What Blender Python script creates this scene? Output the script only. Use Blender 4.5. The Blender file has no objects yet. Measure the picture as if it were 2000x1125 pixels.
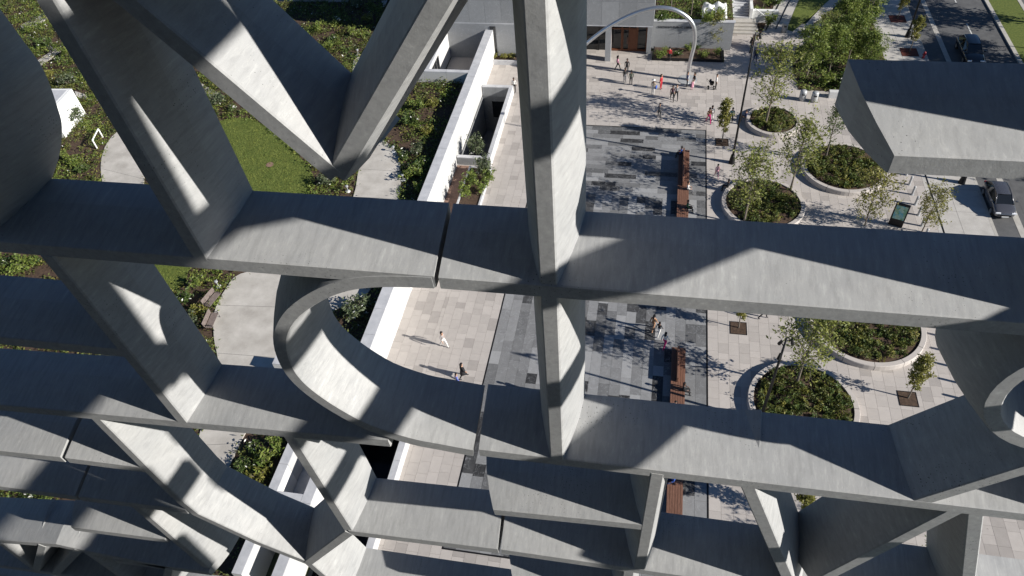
import bpy, bmesh, math, random
import numpy as np
from mathutils import Matrix, Vector
from mathutils.bvhtree import BVHTree
random.seed(7)
sc = bpy.context.scene
COL = sc.collection
R = math.radians

# ------------------------------------------------------------------ camera
HC = 43.0                      # eye height above the plaza
D = 2.24                       # eye to the inner face of the letter screen
PW, PH = 2000.0, 1125.0        # photograph size, used to turn pixels into directions
PCX, PCY = 1000.0, 562.5
def _axes():
    a = np.array([1134 - PCX, 1900 - PCY]); b = np.array([-7385 - PCX, -125 - PCY])
    f = math.sqrt(-(a @ b))
    dn = np.array([a[0], a[1], f]); dn /= np.linalg.norm(dn)
    lf = np.array([b[0], b[1], f]); lf /= np.linalg.norm(lf)
    z = -dn; x = -lf; x = x - (x @ z) * z; x /= np.linalg.norm(x); y = np.cross(z, x)
    return f, np.array([x, y, z])
FPX, ROT = _axes()
cam = bpy.data.cameras.new('camera'); camo = bpy.data.objects.new('camera', cam); COL.objects.link(camo)
cam.sensor_width = 36.0; cam.lens = 36.0 * FPX / PW; cam.clip_start = 0.05; cam.clip_end = 3000
_r = ROT @ np.array([1, 0, 0]); _u = ROT @ np.array([0, -1, 0]); _b = ROT @ np.array([0, 0, -1])
camo.matrix_world = Matrix(((_r[0], _u[0], _b[0], 0), (_r[1], _u[1], _b[1], 0), (_r[2], _u[2], _b[2], HC), (0, 0, 0, 1)))
sc.camera = camo

# ------------------------------------------------------------------ light
SUN_EL = 26.0
SDIR = Vector((0.9786, -0.206, 0)).normalized() * math.cos(R(SUN_EL)) + Vector((0, 0, math.sin(R(SUN_EL))))   # towards the sun
w = bpy.data.worlds.new('World'); sc.world = w; w.use_nodes = True
nt = w.node_tree; bg = nt.nodes['Background']
sky = nt.nodes.new('ShaderNodeTexSky'); sky.sky_type = 'NISHITA'; sky.sun_disc = False
sky.sun_elevation = R(SUN_EL); sky.sun_rotation = math.atan2(SDIR.x, SDIR.y); sky.altitude = 1500; sky.air_density = 1.0; sky.dust_density = 0.0; sky.ozone_density = 6.0
nt.links.new(sky.outputs[0], bg.inputs[0]); bg.inputs[1].default_value = 0.05
sl = bpy.data.lights.new('sun', 'SUN'); slo = bpy.data.objects.new('sun', sl); COL.objects.link(slo)
sl.energy = 5.0; sl.angle = R(0.53); sl.color = (1.0, 0.955, 0.895)
slo.rotation_euler = SDIR.to_track_quat('Z', 'Y').to_euler(); slo.location = (60, -20, 90)
sc.view_settings.view_transform = 'Standard'; sc.view_settings.look = 'None'; sc.view_settings.gamma = 1.0
sc.view_settings.exposure = 0.82; sc.view_settings.use_curve_mapping = False

# ------------------------------------------------------------------ helpers
def ray(px, py):
    return ROT @ np.array([px - PCX, py - PCY, FPX])
def F(px, py, y=D):            # pixel -> (X, Z) on a plane parallel to the facade
    v = ray(px, py); k = y / v[1]; return (v[0] * k, v[2] * k + HC)
def G(px, py, z=0.0):          # pixel -> (X, Y) on a level z
    v = ray(px, py); k = (z - HC) / v[2]; return (v[0] * k, v[1] * k)
def proj(p):
    c = ROT.T @ np.array([p[0], p[1], p[2] - HC])
    return (PCX + FPX * c[0] / c[2], PCY + FPX * c[1] / c[2]) if c[2] > 0 else (-1e6, -1e6)
def tag(o, label=None, cat=None, group=None, kind=None):
    if label: o['label'] = label
    if cat: o['category'] = cat
    if group: o['group'] = group
    if kind: o['kind'] = kind
    return o
def empty(name, loc=(0, 0, 0), rz=0, parent=None):
    o = bpy.data.objects.new(name, None); COL.objects.link(o); o.location = loc; o.rotation_euler = (0, 0, rz)
    o.empty_display_size = 0.1
    if parent: o.parent = parent
    return o
class MB:
    def __init__(s): s.v = []; s.f = []; s.m = []; s.c = []
    def quad(s, a, b, c, d, mi=0):
        n = len(s.v); s.v += [a, b, c, d]; s.f.append((n, n + 1, n + 2, n + 3)); s.m.append(mi)
    def box(s, x0, x1, y0, y1, z0, z1, mi=0):
        n = len(s.v)
        s.v += [(x0, y0, z0), (x1, y0, z0), (x1, y1, z0), (x0, y1, z0), (x0, y0, z1), (x1, y0, z1), (x1, y1, z1), (x0, y1, z1)]
        for q in ((0, 3, 2, 1), (4, 5, 6, 7), (0, 1, 5, 4), (1, 2, 6, 5), (2, 3, 7, 6), (3, 0, 4, 7)):
            s.f.append(tuple(n + i for i in q)); s.m.append(mi)
    def prism(s, poly, z0, z1, mi=0):
        n = len(s.v); k = len(poly)
        a = sum(poly[i][0] * poly[(i + 1) % k][1] - poly[(i + 1) % k][0] * poly[i][1] for i in range(k))
        if a < 0: poly = poly[::-1]
        s.v += [(p[0], p[1], z0) for p in poly] + [(p[0], p[1], z1) for p in poly]
        s.f.append(tuple(n + k + i for i in range(k))); s.m.append(mi)
        s.f.append(tuple(n + i for i in reversed(range(k)))); s.m.append(mi)
        for i in range(k):
            j = (i + 1) % k; s.f.append((n + i, n + j, n + k + j, n + k + i)); s.m.append(mi)
    def tube(s, pts, rad, seg=8, mi=0, cap=True):
        pts = [Vector(p) for p in pts]; rs = rad if isinstance(rad, (list, tuple)) else [rad] * len(pts)
        n0 = len(s.v); up = Vector((0.13, 0.27, 0.95))
        for i, p in enumerate(pts):
            t = (pts[min(i + 1, len(pts) - 1)] - pts[max(i - 1, 0)]).normalized()
            a = t.cross(up)
            if a.length < 0.05: a = t.cross(Vector((1, 0, 0)))
            a.normalize(); b = t.cross(a)
            for j in range(seg):
                q = 2 * math.pi * j / seg
                s.v.append(tuple(p + (a * math.cos(q) + b * math.sin(q)) * rs[i]))
        for i in range(len(pts) - 1):
            for j in range(seg):
                k = (j + 1) % seg
                s.f.append((n0 + i * seg + j, n0 + (i + 1) * seg + j, n0 + (i + 1) * seg + k, n0 + i * seg + k)); s.m.append(mi)
        if cap:
            s.f.append(tuple(n0 + j for j in range(seg))); s.m.append(mi)
            e = n0 + (len(pts) - 1) * seg
            s.f.append(tuple(e + j for j in reversed(range(seg)))); s.m.append(mi)
    def lathe(s, prof, c=(0, 0, 0), seg=20, mi=0, ang=(0, 2 * math.pi)):
        n0 = len(s.v); full = abs(ang[1] - ang[0] - 2 * math.pi) < 1e-6; m = seg if full else seg + 1
        for r_, z_ in prof:
            for j in range(m):
                q = ang[0] + (ang[1] - ang[0]) * j / seg
                s.v.append((c[0] + r_ * math.cos(q), c[1] + r_ * math.sin(q), c[2] + z_))
        for i in range(len(prof) - 1):
            for j in range(seg if full else seg):
                k = (j + 1) % m
                s.f.append((n0 + i * m + j, n0 + i * m + k, n0 + (i + 1) * m + k, n0 + (i + 1) * m + j)); s.m.append(mi)
    def mesh(s, name, mats):
        me = bpy.data.meshes.new(name); me.from_pydata(s.v, [], s.f)
        for m_ in (mats if isinstance(mats, (list, tuple)) else [mats]): me.materials.append(m_)
        if any(s.m): me.polygons.foreach_set('material_index', s.m)
        me.update(); return me
    def build(s, name, mats, parent=None, smooth=False, loc=(0, 0, 0), rz=0):
        me = s.mesh(name, mats)
        if smooth: me.polygons.foreach_set('use_smooth', [True] * len(me.polygons))
        o = bpy.data.objects.new(name, me); COL.objects.link(o); o.location = loc; o.rotation_euler = (0, 0, rz)
        if parent: o.parent = parent
        return o
def addobj(name, me, parent=None, loc=(0, 0, 0), rz=0, scale=None):
    o = bpy.data.objects.new(name, me); COL.objects.link(o); o.location = loc; o.rotation_euler = (0, 0, rz)
    if scale: o.scale = scale
    if parent: o.parent = parent
    return o
def copy_tree(o, loc=None, rz=None, scale=None, parent=None):
    c = o.copy(); COL.objects.link(c); c.parent = parent
    if loc is not None: c.location = loc
    if rz is not None: c.rotation_euler[2] = rz
    if scale is not None: c.scale = scale
    for ch in list(o.children): copy_tree(ch, parent=c)
    return c
def bevel(o, wd=0.02, seg=2):
    m = o.modifiers.new('bevel', 'BEVEL'); m.width = wd; m.segments = seg; m.limit_method = 'ANGLE'; m.angle_limit = R(40); return o
def inside(p, poly):
    x, y = p; c = False; j = len(poly) - 1
    for i in range(len(poly)):
        xi, yi = poly[i]; xj, yj = poly[j]
        if (yi > y) != (yj > y) and x < (xj - xi) * (y - yi) / (yj - yi) + xi: c = not c
        j = i
    return c

# ------------------------------------------------------------------ materials
def newmat(name):
    m = bpy.data.materials.new(name); m.use_nodes = True
    return m, m.node_tree, m.node_tree.nodes['Principled BSDF']
def N(nt, t, **k):
    n = nt.nodes.new(t)
    for a, b in k.items(): setattr(n, a, b)
    return n
def ramp(nt, fac, stops):
    r_ = N(nt, 'ShaderNodeValToRGB'); els = r_.color_ramp.elements
    while len(els) < len(stops): els.new(0.5)
    for e, (p, c) in zip(els, stops): e.position = p; e.color = (*c, 1)
    nt.links.new(fac, r_.inputs[0]); return r_.outputs[0]
def mat_noise(name, c1, c2, scale=3.0, rough=0.8, detail=6, bump=0.0, bscale=40, coord='Object', stretch=(1, 1, 1), spec=0.3, metal=0.0):
    m, nt, p = newmat(name)
    tc = N(nt, 'ShaderNodeTexCoord'); mp = N(nt, 'ShaderNodeMapping'); mp.inputs['Scale'].default_value = stretch
    if coord == 'World':
        g = N(nt, 'ShaderNodeNewGeometry'); nt.links.new(g.outputs['Position'], mp.inputs[0])
    else: nt.links.new(tc.outputs[coord], mp.inputs[0])
    n = N(nt, 'ShaderNodeTexNoise'); n.inputs['Scale'].default_value = scale; n.inputs['Detail'].default_value = detail; n.inputs['Roughness'].default_value = 0.62
    nt.links.new(mp.outputs[0], n.inputs[0])
    nt.links.new(ramp(nt, n.outputs[0], [(0.3, c1), (0.7, c2)]), p.inputs['Base Color'])
    p.inputs['Roughness'].default_value = rough; p.inputs['Specular IOR Level'].default_value = spec; p.inputs['Metallic'].default_value = metal
    if bump:
        b = N(nt, 'ShaderNodeBump'); b.inputs['Strength'].default_value = bump; b.inputs['Distance'].default_value = 0.02
        n2 = N(nt, 'ShaderNodeTexNoise'); n2.inputs['Scale'].default_value = bscale; n2.inputs['Detail'].default_value = 5
        nt.links.new(mp.outputs[0], n2.inputs[0]); nt.links.new(n2.outputs[0], b.inputs['Height']); nt.links.new(b.outputs[0], p.inputs['Normal'])
    return m
def mat_plain(name, c, rough=0.6, metal=0.0, spec=0.4, coat=0.0):
    m, nt, p = newmat(name); tc = N(nt, 'ShaderNodeTexCoord'); n = N(nt, 'ShaderNodeTexNoise'); n.inputs['Scale'].default_value = 9
    nt.links.new(tc.outputs['Object'], n.inputs[0])
    nt.links.new(ramp(nt, n.outputs[0], [(0.3, tuple(x * 0.9 for x in c)), (0.7, tuple(min(1, x * 1.08) for x in c))]), p.inputs['Base Color'])
    p.inputs['Roughness'].default_value = rough; p.inputs['Metallic'].default_value = metal; p.inputs['Specular IOR Level'].default_value = spec; p.inputs['Coat Weight'].default_value = coat
    return m
def mat_leaf(name, c1, c2, scale=1.3):
    m, nt, p = newmat(name)
    g = N(nt, 'ShaderNodeNewGeometry'); n = N(nt, 'ShaderNodeTexNoise'); n.inputs['Scale'].default_value = scale; n.inputs['Detail'].default_value = 3
    nt.links.new(g.outputs['Position'], n.inputs[0])
    ri = N(nt, 'ShaderNodeMath', operation='ADD'); mu = N(nt, 'ShaderNodeMath', operation='MULTIPLY_ADD')
    nt.links.new(g.outputs['Random Per Island'], mu.inputs[0]); mu.inputs[1].default_value = 0.5; mu.inputs[2].default_value = -0.25
    nt.links.new(n.outputs[0], ri.inputs[0]); nt.links.new(mu.outputs[0], ri.inputs[1])
    col = ramp(nt, ri.outputs[0], [(0.25, c1), (0.75, c2)])
    nt.links.new(col, p.inputs['Base Color']); p.inputs['Roughness'].default_value = 0.55; p.inputs['Specular IOR Level'].default_value = 0.35
    t = N(nt, 'ShaderNodeBsdfTranslucent'); nt.links.new(col, t.inputs[0]); mx = N(nt, 'ShaderNodeMixShader'); mx.inputs[0].default_value = 0.35
    nt.links.new(p.outputs[0], mx.inputs[1]); nt.links.new(t.outputs[0], mx.inputs[2]); nt.links.new(mx.outputs[0], nt.nodes['Material Output'].inputs[0])
    return m
def mat_concrete():
    m, nt, p = newmat('cast_concrete')
    g = N(nt, 'ShaderNodeNewGeometry')
    def noise(sx, sy, sz, scale, det=5, rough=0.6):
        mp = N(nt, 'ShaderNodeMapping'); mp.inputs['Scale'].default_value = (sx, sy, sz); nt.links.new(g.outputs['Position'], mp.inputs[0])
        n = N(nt, 'ShaderNodeTexNoise'); n.inputs['Scale'].default_value = scale; n.inputs['Detail'].default_value = det; n.inputs['Roughness'].default_value = rough
        nt.links.new(mp.outputs[0], n.inputs[0]); return n.outputs[0]
    big = ramp(nt, noise(1, 1, 1, 1.7, 6, 0.65), [(0.25, (0.285, 0.29, 0.294)), (0.5, (0.325, 0.327, 0.326)), (0.78, (0.385, 0.383, 0.377))])
    # runs and trowel lines that follow the depth of the strokes
    st = ramp(nt, noise(1.0, 0.035, 1.0, 34, 3, 0.6), [(0.34, (0.86, 0.86, 0.86)), (0.5, (1.0, 1.0, 1.0)), (0.62, (1.04, 1.04, 1.04)), (0.74, (1.3, 1.3, 1.28))])
    m1 = N(nt, 'ShaderNodeMixRGB', blend_type='MULTIPLY'); m1.inputs[0].default_value = 0.8
    nt.links.new(big, m1.inputs[1]); nt.links.new(st, m1.inputs[2])
    dr = ramp(nt, noise(1.0, 0.03, 1.0, 62, 2, 0.5), [(0.55, (1, 1, 1)), (0.62, (1.2, 1.2, 1.18)), (0.66, (1, 1, 1))])
    m1b = N(nt, 'ShaderNodeMixRGB', blend_type='MULTIPLY'); nt.links.new(noise(1, 1, 1, 1.3, 3), m1b.inputs[0]); nt.links.new(m1.outputs[0], m1b.inputs[1]); nt.links.new(dr, m1b.inputs[2]); m1 = m1b
    bl = ramp(nt, noise(1, 1, 1, 5.5, 7, 0.72), [(0.5, (1, 1, 1)), (0.64, (0.95, 0.95, 0.955)), (0.74, (0.78, 0.78, 0.79))])
    m2 = N(nt, 'ShaderNodeMixRGB', blend_type='MULTIPLY'); m2.inputs[0].default_value = 0.8
    nt.links.new(m1.outputs[0], m2.inputs[1]); nt.links.new(bl, m2.inputs[2])
    # air holes
    vo = N(nt, 'ShaderNodeTexVoronoi'); vo.inputs['Scale'].default_value = 52; nt.links.new(g.outputs['Position'], vo.inputs['Vector'])
    hole = N(nt, 'ShaderNodeMath', operation='LESS_THAN'); nt.links.new(vo.outputs['Distance'], hole.inputs[0])
    rad = N(nt, 'ShaderNodeMapRange'); nt.links.new(noise(1, 1, 1, 2.1, 2), rad.inputs[0]); rad.inputs[1].default_value = 0.48; rad.inputs[2].default_value = 0.7; rad.inputs[3].default_value = 0.0; rad.inputs[4].default_value = 0.17
    nt.links.new(rad.outputs[0], hole.inputs[1])
    m3 = N(nt, 'ShaderNodeMixRGB', blend_type='MULTIPLY'); nt.links.new(hole.outputs[0], m3.inputs[0]); nt.links.new(m2.outputs[0], m3.inputs[1]); m3.inputs[2].default_value = (0.3, 0.3, 0.3, 1)
    nt.links.new(m3.outputs[0], p.inputs['Base Color'])
    rr = N(nt, 'ShaderNodeMapRange'); nt.links.new(noise(1, 1, 1, 3.3, 4), rr.inputs[0]); rr.inputs[3].default_value = 0.5; rr.inputs[4].default_value = 0.75
    nt.links.new(rr.outputs[0], p.inputs['Roughness']); p.inputs['Specular IOR Level'].default_value = 0.35
    b = N(nt, 'ShaderNodeBump'); b.inputs['Strength'].default_value = 0.12; b.inputs['Distance'].default_value = 0.004
    ad = N(nt, 'ShaderNodeMath', operation='ADD'); nt.links.new(noise(1, 0.15, 1, 40, 5, 0.7), ad.inputs[0]); nt.links.new(noise(1, 1, 1, 120, 3), ad.inputs[1])
    nt.links.new(ad.outputs[0], b.inputs['Height']); nt.links.new(b.outputs[0], p.inputs['Normal'])
    return m
def mat_attr(name, lo, hi, tint=(1, 1, 1), rough=0.75, vein=None, bump=0.15):
    """stone slabs: the face attribute 'tone' picks the stone, noise gives grain and veins"""
    m, nt, p = newmat(name)
    at = N(nt, 'ShaderNodeAttribute'); at.attribute_name = 'tone'
    g = N(nt, 'ShaderNodeNewGeometry'); n = N(nt, 'ShaderNodeTexNoise'); n.inputs['Scale'].default_value = 2.2; n.inputs['Detail'].default_value = 8; n.inputs['Roughness'].default_value = 0.7
    nt.links.new(g.outputs['Position'], n.inputs[0])
    ad = N(nt, 'ShaderNodeMath', operation='MULTIPLY_ADD'); nt.links.new(n.outputs[0], ad.inputs[0]); ad.inputs[1].default_value = 0.45
    sb = N(nt, 'ShaderNodeMath', operation='SUBTRACT'); nt.links.new(at.outputs['Fac'], sb.inputs[0]); sb.inputs[1].default_value = 0.22
    nt.links.new(sb.outputs[0], ad.inputs[2])
    col = ramp(nt, ad.outputs[0], [(0.0, lo), (1.0, hi)])
    if vein:
        wv = N(nt, 'ShaderNodeTexNoise'); wv.inputs['Scale'].default_value = 0.9; wv.inputs['Detail'].default_value = 4; wv.inputs['Distortion'].default_value = 2.2
        nt.links.new(g.outputs['Position'], wv.inputs[0])
        vr = ramp(nt, wv.outputs[0], [(0.485, (0, 0, 0)), (0.5, (1, 1, 1)), (0.515, (0, 0, 0))])
        mx = N(nt, 'ShaderNodeMixRGB'); mm = N(nt, 'ShaderNodeMath', operation='MULTIPLY'); mm.inputs[1].default_value = 0.4; nt.links.new(vr, mm.inputs[0])
        nt.links.new(mm.outputs[0], mx.inputs[0]); nt.links.new(col, mx.inputs[1]); mx.inputs[2].default_value = (*vein, 1); col = mx.outputs[0]
    nt.links.new(col, p.inputs['Base Color']); p.inputs['Roughness'].default_value = rough; p.inputs['Specular IOR Level'].default_value = 0.3
    b = N(nt, 'ShaderNodeBump'); b.inputs['Strength'].default_value = bump; b.inputs['Distance'].default_value = 0.02; n2 = N(nt, 'ShaderNodeTexNoise'); n2.inputs['Scale'].default_value = 25
    nt.links.new(g.outputs['Position'], n2.inputs[0]); nt.links.new(n2.outputs[0], b.inputs['Height']); nt.links.new(b.outputs[0], p.inputs['Normal'])
    return m
M = {}
M['conc'] = mat_concrete()

# ------------------------------------------------------------------ the letter screen
HW = 0.0186 * D; FL = 0.045 * D; DEP = 0.196 * D; UP = 0.006 * D
PROF = [(0.0, -0.008), (0.008, 0.0), (0.30 * DEP, 0.40 * FL), (0.62 * DEP, 0.76 * FL), (DEP, FL)]
def catmull(pts, n=5):
    out = []; P = [np.array(p, float) for p in pts]
    for i in range(len(P) - 1):
        a = P[max(i - 1, 0)]; b = P[i]; c = P[i + 1]; d = P[min(i + 2, len(P) - 1)]
        for k in range(n):
            t = k / n
            out.append(0.5 * ((2 * b) + (-a + c) * t + (2 * a - 5 * b + 4 * c - d) * t * t + (-a + 3 * b - 3 * c + d) * t ** 3))
    out.append(P[-1]); return [tuple(o) for o in out]
_jit = [0]
def stroke(name, pts, parent, start='flare', end='flare', hw=HW, prof=PROF, smooth=False, mp=None, up=UP):
    """one arm of a letter: narrow inner face, widening to the street side"""
    P = [np.array(p, float) for p in pts]; n = len(P)
    _jit[0] += 1; j = 0.0011 * (_jit[0] % 7)
    T = []
    for i in range(n):
        a = P[i] - P[i - 1] if i > 0 else P[1] - P[0]; b = P[i + 1] - P[i] if i < n - 1 else P[-1] - P[-2]
        a = a / np.linalg.norm(a); b = b / np.linalg.norm(b); t = a + b; t = t / np.linalg.norm(t)
        cosh = max(0.42, math.sqrt(max(0, (1 + a @ b) / 2)))
        T.append((t, 1.0 / cosh))
    v = []; f = []
    for (dep, ex) in prof:
        for side in (1, -1):
            rng = range(n) if side == 1 else range(n - 1, -1, -1)
            for i in rng:
                t, mit = T[i]; nrm = np.array([-t[1], t[0]])
                q = P[i] + nrm * side * hw * mit + nrm * side * ex * mit * np.array([1.0, 0.58])
                if i == 0 and start == 'flare': q = q - t * max(ex, -0.004)
                if i == n - 1 and end == 'flare': q = q + t * max(ex, -0.004)
                v.append((q[0] - (0.009 * D * dep / DEP if mp is None else 0), D + j + dep, q[1] + (up * dep / DEP)))
    L = 2 * n
    for k in range(len(prof) - 1):
        for i in range(L):
            i2 = (i + 1) % L
            f.append((k * L + i, k * L + i2, (k + 1) * L + i2, (k + 1) * L + i))
    for k, flip in ((0, False), (len(prof) - 1, True)):
        for i in range(n - 1):
            q = (k * L + i, k * L + i + 1, k * L + L - 2 - i, k * L + L - 1 - i)
            f.append(q[::-1] if not flip else q)
    if mp: v = [mp(p) for p in v]
    me = bpy.data.meshes.new(name); me.from_pydata(v, [], f); me.materials.append(M['conc'])
    bm = bmesh.new(); bm.from_mesh(me); bmesh.ops.recalc_face_normals(bm, faces=bm.faces)
    if smooth:
        for fc in bm.faces: fc.smooth = True
        for e in bm.edges:
            if len(e.link_faces) == 2 and e.calc_face_angle(0) > R(28): e.smooth = False
    bm.to_mesh(me); bm.free()
    o = bpy.data.objects.new(name, me); COL.objects.link(o); o.parent = parent
    return o
screen = tag(empty('letter_screen'), 'tower screen of interlocking raw grey concrete letters, seen from behind through the window', 'screen')
def letter(label=None):
    e = empty('letter', parent=screen)
    if label: e['label'] = label
    return e
U = lambda x, z: (x * D, z * D + HC)
def ext(a, b, k):              # the line a->b carried on past b by the factor k
    return (a[0] + (b[0] - a[0]) * k, a[1] + (b[1] - a[1]) * k)
Z1, Z2, Z3, Z4 = -1.095, -1.775, -2.45, -3.13
# V in the top middle
l = letter('V shaped letter hanging above the lawn')
vx = F(656, 346)
stroke('diagonal_stroke', [ext(vx, F(242, 0), 1.9), vx], l, end='flare'); stroke('diagonal_stroke', [vx, ext(vx, F(860, 0), 1.9)], l)
# long diagonal and bar on the left
l = letter('letter with long diagonal crossing the top left')
stroke('diagonal_stroke', [ext(F(393, 511), F(85, 0), 1.9), F(393, 511)], l)
stroke('crossbar', [U(-2.3, -1.105), F(849, 552)], l, end='joint')
# the curved letter behind the left edge
l = letter('rounded letter cut off by the left edge')
fy = D + DEP
far = [(lambda q: (q[0] + 0.009 * D, q[1] - UP))(F(a, b, fy)) for a, b in ((-75, -70), (-30, -20), (0, 20), (40, 75), (85, 140), (115, 220), (124, 265), (118, 320), (100, 372))]
ctr = []
for i, p in enumerate(far):
    a = np.array(far[max(i - 1, 0)]); b = np.array(far[min(i + 1, len(far) - 1)]); t = (b - a) / np.linalg.norm(b - a)
    nr = np.array([t[1], -t[0]]); ctr.append(tuple(np.array(p) + nr * (HW + FL)))
stroke('bowl', catmull(ctr), l, smooth=True)
# the stem in the middle, above and below the first bar
l = letter('letter with the tall stem in the middle, upper half')
stroke('stem', [U(-0.178, 0.27), U(-0.176, Z1)], l)
stroke('crossbar', [F(858.5, 553), U(1.75, Z1 + 0.004)], l, start='joint')
l = letter('mirrored D with round bowl, below the first bar')
stroke('stem', [U(-0.1755, Z1), U(-0.175, Z2)], l)
bowl = [(845, 553.5), (780, 551), (720, 552), (668, 560), (617, 580), (573, 611), (550, 645), (547, 678), (557, 712), (575, 740), (605, 768), (655, 802), (720, 836), (800, 862), (860, 874), (924, 886)]
stroke('bowl', catmull([F(*p) for p in bowl], 3), l, start='joint', end='joint', smooth=True)
l = letter('letter on the second bar right of the middle stem')
stroke('crossbar', [F(936, 885), U(1.75, Z2)], l, start='joint')
stroke('diagonal_stroke', [F(1788, 986), ext(F(1788, 986), F(2000, 921), 2.2)], l)
ring = [U(0.912 + 0.172 * math.cos(2 * math.pi * k / 40), -1.30 + 0.172 * math.sin(2 * math.pi * k / 40)) for k in range(40)] 
stroke('bowl', ring + ring[:2], l, start='joint', end='joint', smooth=True); stroke('stem', [U(1.10, Z1), U(1.10, Z2)], l)  # the stem is out of view, added to shade the inside of the ring
# upper right
l = letter('letter with blunt bar end at the upper right')
stroke('crossbar', [F(1738, 321), U(1.75, -0.738)], l, up=0.022 * D)
stroke('stem', [U(0.83, 0.27), U(0.83, Z1)], l)
# the rows above the picture
l = letter('row of letters above the picture')
stroke('crossbar', [U(-2.4, -0.41), U(-0.62, -0.41)], l); stroke('crossbar', [U(-0.178, -0.41), U(1.75, -0.41)], l)
stroke('crossbar', [U(-2.4, 0.27), U(1.75, 0.27)], l); stroke('stem', [U(0.25, 0.27), U(0.25, -0.41)], l)
stroke('crossbar', [U(-2.4, 0.95), U(1.75, 0.95)], l)
for q in (-2.1, -1.5, -0.9, -0.3, 0.3, 0.9, 1.5): stroke('stem', [U(q, 0.95), U(q, 0.27)], l)
# left middle
l = letter('letter with slanted leg and bar at the left')
stroke('diagonal_stroke', [F(90, 500), F(190, 622), F(357, 826)], l)
stroke('crossbar', [ext(F(245, 691), F(0, 666), 1.6), F(245, 691)], l)
stroke('crossbar', [ext(F(760, 867), F(0, 797), 1.4), F(760, 867)], l, end='joint')
# lower left
l = letter('letter with leg bending to the right, lower left')
stroke('diagonal_stroke', [F(180, 813), F(292, 925), F(355, 985), F(382, 1006), F(500, 1061), F(601, 1101)], l)
stroke('crossbar', [F(131, 900), F(278, 919)], l, start='joint')
stroke('crossbar', [ext(F(122, 899), F(0, 886), 2), F(122, 899)], l, end='joint')
l = letter('letter with slanted leg meeting a V, below the second bar')
stroke('diagonal_stroke', [F(560, 851), F(682, 1041)], l)
stroke('diagonal_stroke', [F(601, 1101), F(682, 1041)], l)
stroke('crossbar', [F(682, 1041), F(973, 1077)], l, end='joint')
l = letter()
stroke('crossbar', [F(157, 975), F(365, 1000)], l, start='joint'); stroke('crossbar', [ext(F(150, 974), F(0, 954), 2), F(150, 974)], l, end='joint')
stroke('diagonal_stroke', [F(264, 992), F(402, 1110)], l)
stroke('crossbar', [F(142, 1034), F(325, 1058)], l)
l = letter()
stroke('crossbar', [ext(F(112, 1067), F(0, 1059), 2), F(112, 1067), F(165, 1079), F(330, 1112)], l)
stroke('stem', [F(82, 1066), F(70, 1116)], l); stroke('diagonal_stroke', [F(0, 1062), F(70, 1116), ], l)
l = letter()
stroke('crossbar', [F(-90, 1094), F(105, 1122), F(330, 1158)], l); stroke('stem', [F(152, 1076), F(108, 1122)], l); stroke('diagonal_stroke', [F(168, 1080), F(262, 1146)], l)
stroke('crossbar', [F(-60, 1150), F(400, 1206)], l); stroke('crossbar', [F(225, 1098), F(410, 1122)], l); stroke('stem', [F(330, 1112), F(318, 1170)], l)
# lower middle and right
l = letter('E shaped letter with blunt bar end, bottom middle')
stroke('stem', [F(1284, 926), F(1256, 1077), F(1249, 1112)], l)
stroke('crossbar', [F(964, 1001), F(1258, 1031)], l)
stroke('crossbar', [F(979, 1078), U(1.6, Z3 + 0.005)], l, start='joint')
l = letter('slanted leg dropping from the second bar on the right')
stroke('diagonal_stroke', [F(1459, 948), F(1507, 1060), F(1542, 1140), ext(F(1507, 1060), F(1542, 1140), 1.6)], l)
stroke('diagonal_stroke', [F(1870, 1000), F(1640, 1117), ext(F(1870, 1000), F(1640, 1117), 1.25)], l)
l = letter('stem at the lower right corner')
stroke('stem', [F(1907, 1003), F(1893, 1125), ext(F(1907, 1003), F(1893, 1125), 1.8)], l)
l = letter()
stroke('crossbar', [U(-1.12, Z4), U(-0.30, Z4)], l, end='joint'); stroke('crossbar', [U(-0.285, Z4), U(1.4, Z4)], l, start='joint')
stroke('diagonal_stroke', [F(601, 1101), U(-1.12, Z4)], l)
stroke('crossbar', [U(-0.36, -2.80), U(0.05, -2.80)], l); stroke('stem', [U(0.05, Z3), U(0.05, Z4)], l)
# the same screen where it turns the corner of the tower: unseen bars, shaped and placed to shade the inner faces
XR = 3.05
def side(xe, c):               # (place on the inner face in units of D, height measured along the sun) -> (Y, Z) on the side screen
    X = xe * D; return (D - 0.2105 * (XR - X), c * D + 0.5 * XR + HC)
def sidemap(p):                # facade stroke space (X, Y, Z) -> turned by a quarter round the corner
    return (XR + (p[1] - D) * 0.8, p[0], p[2])
SP = [(0.0, -0.006), (0.006, 0.0), (0.22, 0.02)]
l = letter('unseen letter round the corner, upper, shaped for its shadows')
def sline(nm, pts, hw, par): stroke(nm, [side(*p) for p in pts], par, hw=hw, prof=SP, mp=sidemap, up=0)
sline('crossbar', [(-0.95, -0.54), (-0.5, -0.555), (-0.2, -0.605), (1.1, -0.62)], 0.075, l); sline('crossbar', [(-0.95, -0.975), (-0.15, -0.99), (0.05, -1.02), (0.85, -1.10), (1.1, -1.12)], 0.075, l)
l = letter('unseen letter round the corner, lower, shaped for its shadows')
sline('crossbar', [(-1.0, -1.35), (-0.18, -1.36), (0.65, -1.43), (1.1, -1.47)], 0.075, l); sline('crossbar', [(-1.0, -1.69), (-0.2, -1.695), (-0.03, -1.71), (0.7, -1.745), (1.1, -1.76)], 0.075, l)
sline('crossbar', [(-0.05, -2.39), (0.7, -2.39)], 0.075, l); sline('crossbar', [(-2.1, -1.53), (-1.1, -1.53)], 0.10, l); 
for q in (-1.95, -2.52, -3.05):
    sline('stem', [(q, -1.34), (q, -1.66)], 0.125, l); sline('stem', [(q, -1.9), (q, -2.35)], 0.125, l)  # unseen sun blockers, added to darken the letters at the lower left
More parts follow.
